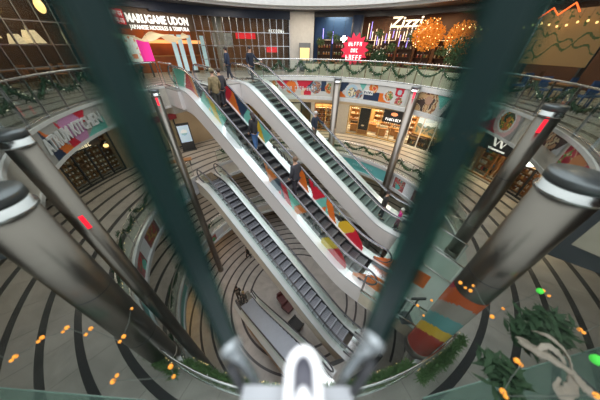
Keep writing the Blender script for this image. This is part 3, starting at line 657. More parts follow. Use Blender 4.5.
for i, th in enumerate((23.5, 30.5, 34.5, 38.5, 42)):
    T = display_table(th, RS + 1.0 + (i % 2) * .8, Zs, 1.1, .6, WOOD, 'low wooden display table with goods inside the wide warm shop window', 'display tables in the warm window shop')
    cs = [(.08, .06, .05), (.6, .3, .1), (.5, .5, .45)]
    pr = goods('box' if i % 2 else 'bag', cs[i % 3], 0)
    for k in range(5):
        g = pr if k == 0 else dup(pr); a = -rad(th); g.location = T.location + Vector((cos(a), sin(a), 0)) * (-.42 + .21 * k) + Vector((0, 0, .805)); g.rotation_euler = (0, 0, a + rnd.uniform(-.4, .4))
        tag(g, 'small item set out on a display table in the warm window shop', 'box' if i % 2 else 'bag', 'goods on the window display tables')
for th in (22.5, 31.5, 36, 41): shelving(th, RB - .4, Zs, 1.5, 2.3, 4, WOOD, 'back-wall shelving of the warm window shop', 'box', [(.5, .2, .05), (.12, .1, .09), (.6, .5, .3), (.2, .1, .06)], 'boxed item on the back wall of the warm window shop', 'boxes at the back of the window shop', 7, True)
for o in [o for o in bpy.data.objects if o.get('label') == 'back-wall shelving of the warm window shop']: o['group'] = 'back-wall shelving of the window shop'
# shop with big picture
shopfront(45.5, 59.5, RS, Zs, Zt, 3, WHITE, 'shop window with a large pale picture above dark goods, right of the red-lamp column')
def skyline(x, y):
    h = .75 + .25 * noise.noise(Vector((x * 2.2, 0, 0))) + .12 * noise.noise(Vector((x * 7, 3, 0)))
    if y < h * .75: return (.12, .14, .1) if noise.noise(Vector((x * 4, y * 4, 0))) > 0 else (.35, .25, .14)
    if y < h: return (.16, .2, .16)
    return (.50, .60, .68) if noise.noise(Vector((x * .8, y * 2, 5))) > .1 else (.66, .72, .75)
t = at('mural', 'large backlit landscape picture with pale sky on the back of the shop window', 'picture', 52.3, RS + 1.3, Zs + 1.0)
part(print_flat(3.1, 1.75, skyline), 'printed_sheet', PAINTLIT, t)
for i, th in enumerate((47.5, 51, 54.5, 58)):
    shelving(th, RS + .75, Zs, .75, .95, 2, DARKWOOD, 'low dark shelf of goods under the large picture', 'bag', [(.25, .12, .04), (.45, .25, .1), (.06, .05, .05), (.1, .12, .08)], 'small bag on the low shelves under the large picture', 'bags under the large picture', 4)
for o in [o for o in bpy.data.objects if o.get('label') == 'low dark shelf of goods under the large picture']: o['group'] = 'low shelves under the picture'
# book shop
shopfront(63, 79, RS, Zs, Zt, 4, WOOD, 'bookshop front with open timber doors under the black W sign')
t = at('shop_sign', 'black bookshop sign with a large white serif W', 'sign', 74.2, RS - .15, Zt - .78)
part(MB().box((0, 0, .45), (2.3, .12, 1.0)), 'board', DARK, t)
W_ = MB()
for x0, x1, wd in ((-.42, -.2, .13), (-.2, .0, .05), (0.0, .2, .13), (.2, .42, .05)):
    up = x0 in (-.2, .2); za, zb = (.3, .82) if up else (.82, .3)
    W_.add([(x0 - wd / 2, -.075, za), (x0 + wd / 2, -.075, za), (x1 + wd / 2, -.075, zb), (x1 - wd / 2, -.075, zb), (x0 - wd / 2, -.06, za), (x0 + wd / 2, -.06, za), (x1 + wd / 2, -.06, zb), (x1 - wd / 2, -.06, zb)], [(0, 1, 2, 3), (7, 6, 5, 4), (0, 4, 5, 1), (1, 5, 6, 2), (2, 6, 7, 3), (3, 7, 4, 0)])
for x in (-.44, 0, .43): W_.box((x, -.07, .82), (.2, .02, .035))
part(W_, 'letter', LETTER, t)
vs, fs = text_mesh('Waterstones', .2, .004); part(MB().add([(v.x, -.075 - v.z, v.y + .12) for v in vs], fs), 'lettering', LETTER, t)
BK = [(.5, .06, .05), (.1, .2, .35), (.65, .5, .2), (.12, .3, .15), (.6, .6, .55), (.05, .05, .06)]
for th, R in ((65, RS + .8), (68.3, RS + 2.2), (71.5, RS + .9), (74.5, RS + 2.4), (77.5, RS + 1.0)):
    shelving(th, R, Zs, 1.3, 1.9, 4, WOOD, 'wooden bookcase inside the bookshop', 'book', BK, 'upright book displayed in the bookshop', 'books in the bookshop', 6, True)
for o in [o for o in bpy.data.objects if o.get('label') == 'wooden bookcase inside the bookshop']: o['group'] = 'bookcases in the bookshop'
# cafe beyond the right column
shopfront(80.5, 101, RS, Zs, Zt, 5, DARK, 'dark framed cafe front with warm lights at the right, behind the big column', glazed=False)
for th, R in ((82, RS + .6), (85, RS + 1.3), (88, RS + .5), (92, RS + 1.3), (96, RS + .6), (99, RS + 1.4)):
    shelving(th, R, Zs, 1.2, 1.8, 4, WOOD, 'warm lit display shelf inside the cafe at the right', 'jar', [(.5, .2, .05), (.7, .4, .12), (.3, .1, .04), (.75, .65, .5)], 'jar on the display shelves of the right cafe', 'jars in the right cafe', 6, True)
for o in [o for o in bpy.data.objects if o.get('label') == 'warm lit display shelf inside the cafe at the right']: o['group'] = 'display shelves in the right cafe'
def pendant(th, R, z, ztop, r, label, m=COOL, sm=CHROME, drum=False, group=None):
    T = at('pendant_lamp', label, 'lamp', th, R, z, group)
    part(MB().tube([(0, 0, r * .5), (0, 0, ztop - z)], .012, 6), 'cord', DARK, T)
    if drum: part(MB().lathe([(r, -.5 * r), (r * .55, r * .7)], n=18), 'lamp_shade', m, T)
    else: part(MB().ball((0, 0, 0), r, 14, sc=(1, 1, .8)), 'globe', m, T)
    part(MB().lathe([(.05, r * .65), (.04, r * .65 + .12)], n=10), 'lamp_holder', sm, T)
    return T
pendant(83.5, RS - .4, Zs + 2.3, Z2 - 1.4, .34, 'large round white globe lamp in front of the right cafe')
pendant(63.5, RS - 1.2, Zs + 2.1, Z2 - 1.4, .13, 'small amber globe lamp left of the bookshop sign', WARM)
pendant(-75, RS - .5, Zs + 2.1, Z2 - 1.4, .14, 'small amber globe lamp in front of the dark left shop', WARM)
# dark shop at the left
shopfront(-86, -72, RS, Zs, Zt, 4, DARK, 'dark shop front with gold lettering at the left')
text_shop = at('shop_sign', 'gold lettering on the dark shop front at the left', 'sign', -79, RS - .1, Zt - .55)
part(MB().box((0, 0, .2), (2.0, .06, .42)), 'board', DARK, text_shop)
vs, fs = text_mesh('~xxxx', .32, .01); part(MB().add([(v.x, -.04 - v.z, v.y + .2) for v in vs], fs), 'lettering', LETTERWARM, text_shop)
for th in (-84, -80.5, -76.5, -73.5): shelving(th, RS + .9, Zs, 1.2, 2.2, 6, WOOD, 'timber lattice shelving inside the dark left shop', 'box', [(.3, .2, .1), (.12, .1, .08), (.4, .3, .16)], 'boxed item on the lattice shelves of the dark left shop', 'boxes in the dark left shop', 5)
for o in [o for o in bpy.data.objects if o.get('label') == 'timber lattice shelving inside the dark left shop']: o['group'] = 'lattice shelving in the left shop'
shopfront(-58, -52, RS - .05, Zs, Zt, 2, DARK, 'pale window with dark red top on the tan wall, left of the slim column')
o = MB().sector(-59, -51, RS - .3, RS - .05, Zt - .3, Zt + .1).build('awning', mat('dark_red_awning', (.2, .02, .03), .6)); tag(o, 'dark red awning on the tan wall left of the slim column', 'awning')
# hidden-side shops of the far wall
shopfront(-12, 4, RS, Zs, Zt, 4, DARK, 'dark shop front seen between the right escalator and the stone pillar')
shopfront(-38, -14, RS, Zs, Zt, 5, DARK, 'dark shop front behind the upper escalators')
# information kiosk and bench on first floor
k = thing('information_kiosk', 'black standing kiosk with a bright blue and white screen on the first floor', 'kiosk', onz(190, 150, Z1), rad(33))
part(MB().box((0, 0, 1.15), (1.0, .16, 2.2)), 'housing', DARK, k); part(MB().box((0, 0, .03), (1.1, .5, .06)), 'foot', DARKSTEEL, k)
def scr(x, y): return (.55, .72, .9) if (x - .4) ** 2 + (y - .8) ** 2 > .06 else ((.75, .82, .85) if y > .75 else (.3, .55, .6))
part(print_flat(.84, 1.35, scr, .05, .01, off=(0, -.09, .75)), 'screen', painted('kiosk_screen', .3, .25), k)
def bench(p, rz, label, group=None):
    T = thing('bench', label, 'bench', p, rz, group)
    part(MB().box((0, 0, .44), (1.7, .5, .06)), 'seat', WOOD, T)
    for x in (-.7, .7): part(MB().box((x, 0, .2), (.08, .44, .4)), 'leg', DARKSTEEL, T)
    return T
bench(onz(181, 166, Z1), .5, 'wooden bench with a dark frame beside the information kiosk')
q = thing('signpost', 'dark slender signpost standing on the pale green landing', 'sign', onz(405, 318, Z1)); part(MB().tube([(0, 0, .03), (0, 0, 1.3)], .025, 8), 'post', DARKSTEEL, q); part(MB().box((0, 0, .015), (.4, .4, .03)), 'foot', DARKSTEEL, q); part(MB().box((0, 0, 1.3), (.42, .04, .1)), 'arm', DARKSTEEL, q)
for th in rng(-110, 110, 11): downlight(th, 11, Z2 - 1.41, 'round downlight in the ceiling of the first-floor walkway', 'downlights over the first-floor walkway')  # glowing discs added as light sources, hidden from above

# ------------------------------------------------------------------ second floor
R2 = 12.5; RB2 = 17.0; Zc3 = Z3 + .15
struct(MB().sector(-50, -4.6, R2 - .1, R2 + .1, Z2 + 3.45, Zc3 + .5).build('trim_4', NAVY))
struct(MB().sector(-66, -50, R2 - .1, R2 + .1, Z2 + 3.55, Zc3 + .5).build('trim_5', NAVY))
wall_run(-4.6, 3.2, R2, Z2, Zc3, WHITE, 'wall_pillar', 1.2)
wall_run(-150, -96.6, R2, Z2, Zc3, DARKWOOD, 'wall_dark', .3)
wall_run(95, 150, R2, Z2, Zc3, DARKWOOD, 'wall_dark', .3)
def grid_front(t0, t1, nv, hs, label, m=CHROME):
    T = thing('glazed_screen', label, 'glazing', (CX, CY, Z2)); fr = MB(); dt = (t1 - t0) / nv
    for i in range(nv + 1): fr.box(pol(t0 + dt * i, R2, Z2 + 1.8), (.045, .09, 3.6), -rad(t0 + dt * i))
    for h in hs: fr.sector(t0, t1, R2 - .035, R2 + .035, Z2 + h - .022, Z2 + h + .022, 2)
    wpart(fr, 'mullions', m, T)
    for i in range(nv): wpart(MB().sector(t0 + dt * (i + .04), t0 + dt * (i + .96), R2 - .008, R2 + .008, Z2 + .06, Z2 + 3.55, 2), 'glass_pane', SHOPGLASS, T)
    return T
grid_front(-37.8, -4.9, 14, (.03, .9, 1.75, 2.6, 3.55), 'tall gridded glass screen of the noodle restaurant behind the escalator tops')
grid_front(-96, -66, 10, (.03, .9, 1.75, 2.6, 3.55), 'tall gridded glass screen of the left restaurant with large pale lamps')
wall_run(-65.4, -64.4, R2, Z2, Zc3, DARKSTEEL, 'wall_post', .3)
struct(MB().box(pol(-60.4, R2 - .2, Z2 + 1.85), (.07, .1, 3.7), rad(60.4)).build('wall_post', CHROME))
# noodle restaurant
struct(MB().sector(-64, -36, RB2 - 1, RB2 - .8, Z2, Zc3).build('wall_orange', ORANGE))
struct(MB().sector(-64, -38, R2 + .1, R2 + .35, Z2 + 2.55, Z2 + 3.6).build('wall_sign_band', mat('brown_sign_band', (.14, .09, .06), .5)))
struct(MB().sector(-64, -38, R2 - .02, RB2, Z2 + 3.58, Z2 + 3.66).build('ceiling', WOOD))
t = at('restaurant_sign', 'red square logo and lit white lettering of the noodle restaurant', 'sign', -58.2, R2 - .08, Z2 + 3.0)
t.rotation_euler = (0, 0, 0); t.location = pol(-49, R2, Z2 + 2.5)
wpart(MB().sector(-59.7, -57.0, R2 - .1, R2 - .02, Z2 + 2.72, Z2 + 3.38), 'logo_tile', mat('red_logo', (.8, .03, .04), .5, 0, 0, emit=(.9, .03, .04), es=.8), t)
for k, (th, z) in enumerate(((-59.0, 3.22), (-57.8, 3.2), (-59.0, 2.9), (-57.8, 2.88))):
    mb = MB()
    for (du, dv, w, h) in ((0, .08, .2, .03), (0, -.02, .22, .03), (-.05, .0, .03, .2), (.06, -.04, .03, .16)): mb.box(pol(th + deg(du / R2), R2 - .12, Z2 + z + dv), (w, .02, h), -rad(th))
    wpart(mb, 'character', LETTER, t)
text_cyl('MARUGAME UDON', .56, -48.2, Z2 + 3.02, R2 - .12, LETTER, t, bold=.014, stretch=.75)
text_cyl('JAPANESE NOODLES & TEMPURA', .30, -48.2, Z2 + 2.62, R2 - .12, LETTER, t, bold=.002, stretch=.80)
# wavy slatted canopy
t = thing('slatted_canopy', 'wavy pale timber slatted canopy glowing under the restaurant sign', 'canopy', pol(-52, R2, Z2 + 2.0))
for j in range(9):
    pts = []
    for i in range(25):
        u = i / 24; th = -61.5 + 20.5 * u; pts.append(pol(th, R2 - .5 + j * .16, Z2 + 2.05 + .16 * sin(u * 12) * (1 - u * .3) + .035 * j * sin(u * 12 + 1.5) + .25 * u * u))
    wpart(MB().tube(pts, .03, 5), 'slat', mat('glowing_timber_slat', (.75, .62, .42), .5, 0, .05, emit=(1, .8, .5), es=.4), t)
for th in (-60, -53, -46): wpart(MB().tube([pol(th, R2, Z2 + 2.2), pol(th, R2, Z2 + 3.58)], .012, 5), 'hanger', DARKSTEEL, t)
def menu(x, y): return (.8, .82, .75) if not (.15 < y < .4 and .2 < x < .5) and noise.noise(Vector((x * 7, y * 7, 0))) < .35 else (.75, .25, .12)
t = at('menu_board', 'upright lit menu board with food pictures beside the pink board', 'sign', -58.2, R2 - .3, Z2 + 0.9); part(print_flat(.75, 1.3, menu), 'screen', PAINTLIT, t); part(MB().box((0, .05, -.43), (.1, .05, .95)), 'post', DARKSTEEL, t)
t = at('menu_board', 'bright pink lit board beside the menu board', 'sign', -55.0, R2 - .3, Z2 + 0.9); part(MB().box((0, 0, .55), (.7, .05, 1.1)), 'panel', PINK, t); part(MB().box((0, .05, -.43), (.1, .05, .95)), 'post', DARKSTEEL, t)
for i, (th, R) in enumerate(((-44.5, 13.2), (-42.8, 13.0), (-39.5, 13.4), (-34.8, 14.0))):
    t = at('banner_stand', 'tall slim pale blue banner stand at the noodle restaurant entrance', 'sign', th, R, Z2, 'pale blue banner stands'); part(MB().box((0, 0, 1.25), (.3, .03, 2.2)), 'sheet', mat('pale_blue_print', (.45, .62, .68), .5, 0, .3, 4, emit=(.5, .7, .75), es=.4), t); part(MB().box((0, 0, .06), (.4, .3, .12)), 'foot', DARKSTEEL, t)
t = at('serving_counter', 'long orange-lit serving counter inside the noodle restaurant', 'counter', -44, 15.2, Z2); part(MB().box((0, 0, .5), (5.5, .7, 1.0)), 'body', ORANGE, t); part(MB().box((0, 0, 1.04), (5.7, .85, .06)), 'worktop', WOOD, t); part(MB().box((0, .2, 1.95), (5.5, .5, .22)), 'lit_canopy', mat('amber_light_band', (1, .6, .3), .5, 0, 0, emit=(1, .42, .12), es=.9), t)
for x in (-2.6, 2.6): part(MB().box((x, .25, 1.5), (.06, .06, .9)), 'support', DARKSTEEL, t)
struct(MB().sector(-36, -5, RB2 - .8, RB2 - .6, Z2, Zc3).build('wall_brown', mat('brown_interior', (.20, .10, .05), .6, 0, .5, .7)))
for th, w, z, m, lab in ((-20.5, 1.6, 2.2, RED, 'red lit panel behind the gridded glass, the wider one'), (-11.5, .9, 1.3, RED, 'small red lit panel near the white pillar, lower than the other'), (-28.5, 1.5, 1.9, mat('pale_grey_print', (.5, .5, .5), .5, 0, .6, 4), 'pale patterned wall print behind the gridded glass')):
    t = at('wall_panel', lab, 'panel', th, R2 + .9, Z2 + z); part(MB().box((0, 0, .2), (w, .06, .38 if m is RED else .9)), 'board', mat('red_lit', (.7, .02, .03), .5, 0, 0, emit=(.8, .02, .03), es=.7) if m is RED else m, t); part(MB().tube([(0, 0, .4), (0, 0, Zc3 - Z2 - z)], .015, 5), 'hanger', DARKSTEEL, t)
t = at('hanging_sign', 'small white lit lettering behind the right end of the gridded glass', 'sign', -9.5, R2 + .5, Z2 + 2.75); vs, fs = text_mesh('~xxxxxxx', .26, .01); part(MB().add([(v.x * 1.1, -v.z, v.y) for v in vs], fs), 'lettering', LETTER, t); part(MB().tube([(-.5, 0, .1), (-.5, 0, Zc3 - Z2 - 2.75)], .01, 5), 'hanger', DARKSTEEL, t)
struct(MB().lathe([(.35, 0), (.35, 3.7)], pol(-29.5, R2 + 1.0, Z2)[:], n=20).build('wall_column', mat('grey_concrete', (.4, .38, .35), .6)))
# menu case on the pillar
t = at('menu_case', 'yellow-lit menu case on the white pillar', 'sign', 1.0, R2 - .25, Z2 + .2); part(MB().box((0, 0, .95), (.95, .3, 1.7)), 'housing', mat('grey_case', (.2, .22, .24), .4), t); part(MB().box((0, -.16, 1.05), (.8, .03, .85)), 'lit_panel', mat('yellow_lightbox', (.8, .65, .3), .5, 0, .2, 3, emit=(.9, .7, .3), es=.7), t); part(MB().box((0, 0, .05), (.8, .25, .3)), 'foot', DARKSTEEL, t)
# italian restaurant
wall_run(3.2, 4.2, R2, Z2, Zc3, WHITE, 'wall_post', .3)
struct(MB().sector(4.2, 96, RB2 - .4, RB2 - .2, Z2, Zc3).build('wall_brown', mat('dark_brown_interior', (.11, .05, .03), .6, 0, .6, .8)))
struct(MB().sector(4.2, 19, RB2 - 2.2, RB2 - 2.0, Z2, Zc3).build('wall_blue', BLUE))
struct(MB().lathe([(.42, 0), (.42, 3.7)], pol(19.9, R2, Z2)[:], n=24).build('wall_column', NAVY))
t = at('restaurant_sign', 'glowing warm white lettering of the Italian restaurant', 'sign', 36.3, R2 - .1, Z2 + 3.2); t.rotation_euler = (0, 0, 0)
text_cyl('Zizzi', .82, 36.3, Z2 + 3.22, R2 - .12, LETTERWARM, t, bold=.012, stretch=1.35, slant=.12)
struct(MB().sector(4.2, 96, R2 - .02, R2 + .06, Z2 + 3.62, Zc3).build('trim_6', DARK))
wpart(MB().sector(31, 41.5, R2 + .0, R2 + .05, Z2 + 2.78, Z2 + 2.84).sector(31, 41.5, R2 + .0, R2 + .05, Z2 + 3.6, Z2 + 3.66), 'rail', DARKSTEEL, t)
for i in range(22):
    th = 23.5 + i * .85 + rnd.uniform(-.2, .2); z = Z2 + 1.8 + rnd.uniform(0, .7); L = rnd.uniform(.5, 1.1)
    T = at('tube_lamp', 'slim hanging tube light in the Italian restaurant window', 'lamp', th, R2 + .4 + rnd.uniform(0, .6), z, 'hanging tube lights')
    c = [(1, .75, .5), (.45, .35, 1), (1, .85, .7)][i % 3]
    part(MB().tube([(0, 0, 0), (0, 0, L)], .028, 6), 'tube', mat('tube_%d' % (i % 3), c, .5, 0, 0, emit=c, es=1.5), T); part(MB().tube([(0, 0, L), (0, 0, Zc3 - z)], .008, 4), 'cord', DARK, T)
T = at('lantern', 'bright white star lantern hanging by the blue column', 'lamp', 15.3, R2 + .6, Z2 + 2.3); part(MB().box((0, 0, 0), (.5, .12, .18)).box((0, 0, 0), (.18, .12, .42)), 'lamp_body', COOL, T); part(MB().tube([(0, 0, .2), (0, 0, Zc3 - Z2 - 2.3)], .01, 4), 'cord', DARK, T)
for th, z in ((7.5, 2.2), (11, 2.0)):
    T = at('tube_lamp', 'slim violet tube light before the blue wall', 'lamp', th, R2 + 1.2, Z2 + z, 'violet tube lights'); part(MB().tube([(0, 0, 0), (0, 0, .8)], .03, 6), 'tube', mat('violet_tube', (.4, .3, 1), .5, 0, 0, emit=(.35, .3, 1), es=2.6), T); part(MB().tube([(0, 0, .8), (0, 0, Zc3 - Z2 - z)], .008, 4), 'cord', DARK, T)
# star poster
T = at('star_sign', 'red starburst sign with white capital letters standing behind the far garland', 'sign', 20.9, R2 - 1.2, Z2 + .35)
mb = MB(); n = 14; pts = [(cos(PI * i / n) * (.78 if i % 2 else 1.08), sin(PI * i / n) * (.78 if i % 2 else 1.08) + 1.25) for i in range(2 * n)]
mb.add([(p[0], y, p[1]) for y in (-.03, .03) for p in pts] + [(0, -.03, 1.25), (0, .03, 1.25)], [(4 * n, i, (i + 1) % (2 * n)) for i in range(2 * n)] + [(4 * n + 1, 2 * n + (i + 1) % (2 * n), 2 * n + i) for i in range(2 * n)] + [(i, 2 * n + i, 2 * n + (i + 1) % (2 * n), (i + 1) % (2 * n)) for i in range(2 * n)])
part(mb, 'star', mat('red_star', (.72, .03, .08), .5, 0, .05, emit=(.7, .02, .07), es=.35), T)
for txt, z, s in (('~xxxxx', 1.62, .34), ('~xxx', 1.22, .32), ('~xxxxx', .78, .42)):
    vs, fs = text_mesh(txt, s, .012); part(MB().add([(v.x * .95, -.04 - v.z, v.y + z) for v in vs], fs), 'lettering', LETTER, T)
part(MB().box((0, .08, .1), (.08, .08, .9)).box((0, .0, -.32), (.7, .5, .05)), 'stand', DARKSTEEL, T)
# cream planters behind the far balustrade, bar shelves inside
PLM = mat('cream_planter', (.62, .55, .40), .5, 0, .1, 2)
for i, th in enumerate(rng(1, 74, 7.3)):
    T = at('planter', 'low cream planter box standing behind the far second-floor balustrade', 'planter', th, RV + .75, Z2, 'cream planters behind the far balustrade')
    part(MB().box((0, 0, .4), (1.02, .34, .8)), 'box', PLM, T); part(MB().box((0, 0, .79), (.94, .26, .04)), 'soil', DARKWOOD, T)
    g_ = MB(); rg = random.Random(50 + i)
    for k in range(60):
        q = Vector((rg.uniform(-.42, .42), rg.uniform(-.1, .1), .8 + rg.uniform(0, .16))); u = Vector((rg.gauss(0, 1), rg.gauss(0, 1), rg.gauss(0, 1))).normalized() * .07; w_ = u.cross(Vector((rg.random(), rg.random(), .3))).normalized() * .03
        g_.add([q - u, q + w_, q + u, q - w_], [(0, 1, 2, 3)])
    part(g_, 'foliage', LEAF, T)
for th in (8, 13.5, 24.5, 30, 35.5, 41, 47):
    shelving(th, RB2 - 2.6, Z2, 1.15, 2.3, 4, DARKWOOD, 'dark wooden bar shelving inside the Italian restaurant', 'jar', [(.6, .3, .08), (.2, .3, .12), (.7, .6, .4), (.4, .08, .04)], 'bottle or jar on the bar shelves of the Italian restaurant', 'bottles in the Italian restaurant', 5, True)
for o in [o for o in bpy.data.objects if o.get('label') == 'dark wooden bar shelving inside the Italian restaurant']: o['group'] = 'bar shelving of the Italian restaurant'
# foliage and tables
def leafy(name, label, cat, p, r, h, n, m, bulbs=0, bm=WARM, seed=1, leaf=.09, trunk=True, group=None):
    rg = random.Random(seed); T = thing(name, label, cat, p, 0, group); f = MB(); b = MB()
    for i in range(n):
        v = Vector((rg.gauss(0, 1), rg.gauss(0, 1), rg.gauss(0, 1))).normalized() * (rg.random() ** .4); q = Vector((v.x * r, v.y * r, h + v.z * r * .9))
        u = Vector((rg.gauss(0, 1), rg.gauss(0, 1), rg.gauss(0, 1))).normalized() * leaf; w = u.cross(Vector((rg.random(), rg.random(), rg.random()))).normalized() * leaf * .4
        f.add([q - u, q + w, q + u, q - w], [(0, 1, 2, 3)])
    for i in range(bulbs):
        v = Vector((rg.gauss(0, 1), rg.gauss(0, 1), rg.gauss(0, 1))).normalized() * r * rg.uniform(.8, 1.05); b.ball((v.x, v.y, h + v.z * .9), .024, 5)
    part(f, 'foliage', m, T)
    if bulbs: part(b, 'fairy_lights', bm, T, 'stuff')
    if trunk: part(MB().tube([(0, 0, .25), (.03, 0, h * .6), (0, 0, h)], [.06, .045, .03], 8), 'trunk', DARKWOOD, T); part(MB().lathe([(.2, 0), (.28, .35), (.25, .35)], n=16), 'pot', DARK, T)
    return T
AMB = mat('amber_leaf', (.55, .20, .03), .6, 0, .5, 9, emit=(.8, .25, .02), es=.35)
leafy('lit_tree', 'amber-leaved tree full of warm fairy lights in the Italian restaurant', 'tree', pol(44, R2 - .2, Z2), 1.0, 2.5, 1100, AMB, 45, seed=3, leaf=.11)
leafy('lit_tree', 'amber-leaved tree with fairy lights, the one nearer the right edge', 'tree', pol(53.5, R2 + .1, Z2), 1.0, 2.3, 1000, AMB, 35, seed=4, leaf=.11)
leafy('christmas_tree', 'small green fir tree standing behind the far balustrade near the amber trees', 'tree', pol(31.5, R2 - 2.0, Z2), .6, 1.2, 600, PINE, 12, PALEBULB, 5, .1)
leafy('christmas_tree', 'bushy grey green fir tree with pale lights left of the dark green post', 'tree', pol(57.5, R2 - 1.4, Z2), .9, 1.6, 700, LEAF, 25, PALEBULB, 6, .1)
for i, (th, z) in enumerate(((7, 1.9), (10.5, 2.3), (13, 2.1), (17.5, 1.9), (22.8, 2.1), (25, 1.5), (28, 2.4), (33, 1.6), (38.5, 2.2), (49, 1.4))):
    leafy('trailing_plant', 'trailing green plant hanging in the Italian restaurant front', 'plant', pol(th, R2, Z2 + z), .35, .2, 160, LEAF, 0, seed=20 + i, leaf=.08, trunk=False, group='trailing plants of the Italian restaurant')
def dining(th, R, z, label, seed=0, wm=WOOD, cm=DARKWOOD, gt='tables of the Italian restaurant', gc='chairs of the Italian restaurant', clabel='dark wooden chair at a restaurant table behind the balustrade'):
    T = at('dining_table', label, 'table', th, R, z, gt)
    part(MB().box((0, 0, .74), (.8, .8, .04)), 'tabletop', wm, T); part(MB().tube([(0, 0, .03), (0, 0, .72)], .04, 8), 'pedestal', DARKSTEEL, T); part(MB().lathe([(.25, 0), (.25, .03)], n=14), 'foot', DARKSTEEL, T)
    a = -rad(th)
    for k, s in enumerate((-1, 1)):
        p = T.location + Vector((cos(a), sin(a), 0)) * s * .72
        if 'ch_' + cm.name not in GOODS:
            c = thing('dining_chair', clabel, 'chair', p, 0, gc); GOODS['ch_' + cm.name] = c
            part(MB().box((0, 0, .45), (.42, .42, .05)), 'seat', cm, c); part(MB().box((-.2, 0, .72), (.04, .4, .42)), 'backrest', cm, c)
            for x in (-.18, .18):
                for y in (-.18, .18): part(MB().tube([(x, y, 0), (x * .9, y * .9, .43)], .018, 6), 'leg', cm, c)
        else: c = dup(GOODS['ch_' + cm.name], p)
        c.rotation_euler = (0, 0, a + (0 if s < 0 else PI) + .1 * s)
for th, R in ((7, 10.6), (11, 13.6), (16, 11), (24, 13.8), (28, 10.9), (35.5, 11.3), (40, 13.2), (49, 10.9), (63, 11.2), (69, 13.6)): dining(th, R, Z2, 'square wooden restaurant table behind the far garland')
BLC = mat('blue_chair_fabric', (.03, .1, .3), .6)
for th, R in ((74, 10.8), (81, 11.4), (88, 10.7), (95, 11.3)): dining(th, R, Z2, 'wooden table near the botanical board at the right', cm=BLC, gt='tables under the botanical board', gc='blue chairs under the botanical board', clabel='blue upholstered chair by the botanical board at the right')
for th, R in ((-70, 14), (-76, 13.8), (-82, 14.2), (-88, 13.8)): dining(th, R, Z2, 'wooden table inside the left restaurant', cm=mat('tan_leather', (.35, .16, .06), .5), gt='tables of the left restaurant', gc='tan chairs of the left restaurant', clabel='tan leather chair inside the left gridded restaurant')
struct(MB().sector(-96, -65, RB2 - 1, RB2 - .8, Z2, Zc3).build('wall_brown', mat('reddish_interior', (.09, .045, .028), .6, 0, .6, .8)))
for i, (th, R, z, r) in enumerate(((-81.5, 13.6, 2.15, .5), (-78.8, 13.2, 1.9, .42), (-75.3, 13.5, 2.0, .55), (-86, 13.4, 2.0, .5))):
    pendant(th, R, Z2 + z, Zc3, r * .75, ['large pale cone lamp, leftmost but one in the left restaurant', 'pale cone lamp hanging lower between two larger ones at the left', 'large pale cone lamp nearest the dark green post at the left', 'pale cone lamp at the far left edge of the left restaurant'][i], WARMLAMP, DARK, True)
T = at('lantern', 'glowing amber lantern hanging above the left restaurant front', 'lamp', -77, R2 - 1.2, Z2 + 3.05); part(MB().ball((0, 0, 0), .16, 12, sc=(1, 1, 1.5)), 'lamp_body', WARM, T); part(MB().tube([(0, 0, .2), (0, 0, .55)], .01, 4), 'cord', DARK, T)
struct(MB().box(pol(70.3, R2 - .3, Z2 + 1.9), (.1, .14, 3.8), -rad(70.3)).build('wall_post', CHROME))
# botanical board at the right
def board(x, y):
    g = abs(y - (.35 + .9 * (x / 2.6) ** 1.5 + .18 * sin(x * 7))) < .05 or abs(y - 1.35 + .3 * x - .1 * sin(x * 9)) < .035 or (noise.noise(Vector((x * 6, y * 6, 1))) > .38 and (x < .7 or y > 1.3))
    return (.1, .16, .05) if g else (.52, .32, .13)
T = at('wall_board', 'large tilted wooden board with green painted leaves and script, upper right', 'board', 77.2, R2 - .5, Z2 + 1.25); part(print_flat(2.7, 2.0, board), 'painted_face', PAINT, T)
part(MB().box((-1.2, .2, .35), (.08, .3, 3.2)).box((1.2, .2, .35), (.08, .3, 3.2)), 'support', DARKSTEEL, T)
T = at('neon_sign', 'orange red neon tube zigzag above the wooden board', 'sign', 74.5, R2 - 1.0, Z2 + 3.0); part(MB().tube([(-.6, 0, 0), (-.2, 0, .3), (.1, 0, .05), (.5, 0, .4), (.8, 0, .1)], .03, 6), 'tube', mat('orange_neon', (1, .15, .03), .5, 0, 0, emit=(1, .12, .02), es=4), T); part(MB().tube([(0, 0, .1), (0, 0, .7)], .008, 4), 'cord', DARK, T)
for i in range(26):
    th = 54 + i * 1.6; T = at('fairy_bulb', 'tiny warm bulb in the row along the Italian restaurant ceiling', 'lamp', th, R2 - .6, Z2 + 2.75 + .07 * sin(i * 1.3), 'row of ceiling fairy bulbs'); part(MB().ball((0, 0, 0), .045, 6), 'bulb', WARM, T); part(MB().tube([(0, 0, .03), (0, 0, .95)], .006, 4), 'cord', DARK, T)

# ------------------------------------------------------------------ ground and basement dressing
wall_run(-150, 150, 14.5, Z0, Z1 - 1.3, TAN, 'wall_ground')
wall_run(-178, 178, 12.5, Z_1, Z0 - 1.1, mat('amber_basement_wall', (.5, .3, .1), .6, 0, .3, 1), 'wall_basement')
def sofa(p, rz, m, label):
    T = thing('lounge_chair', label, 'chair', p, rz); part(MB().box((0, 0, .3), (.8, .75, .26)), 'seat', m, T); part(MB().box((0, .36, .55), (.8, .16, .5)), 'backrest', m, T)
    for s in (-1, 1): part(MB().box((s * .42, 0, .42), (.12, .75, .3)), 'armrest', m, T)
    for x in (-.35, .35):
        for y in (-.3, .3): part(MB().tube([(x, y, 0), (x, y, .18)], .02, 6), 'leg', DARK, T)
SF = mat('dark_red_leather', (.12, .03, .03), .4)
sofa(onz(284, 300, Z_1), .7, SF, 'dark red lounge chair on the basement floor beside the lowest escalator')
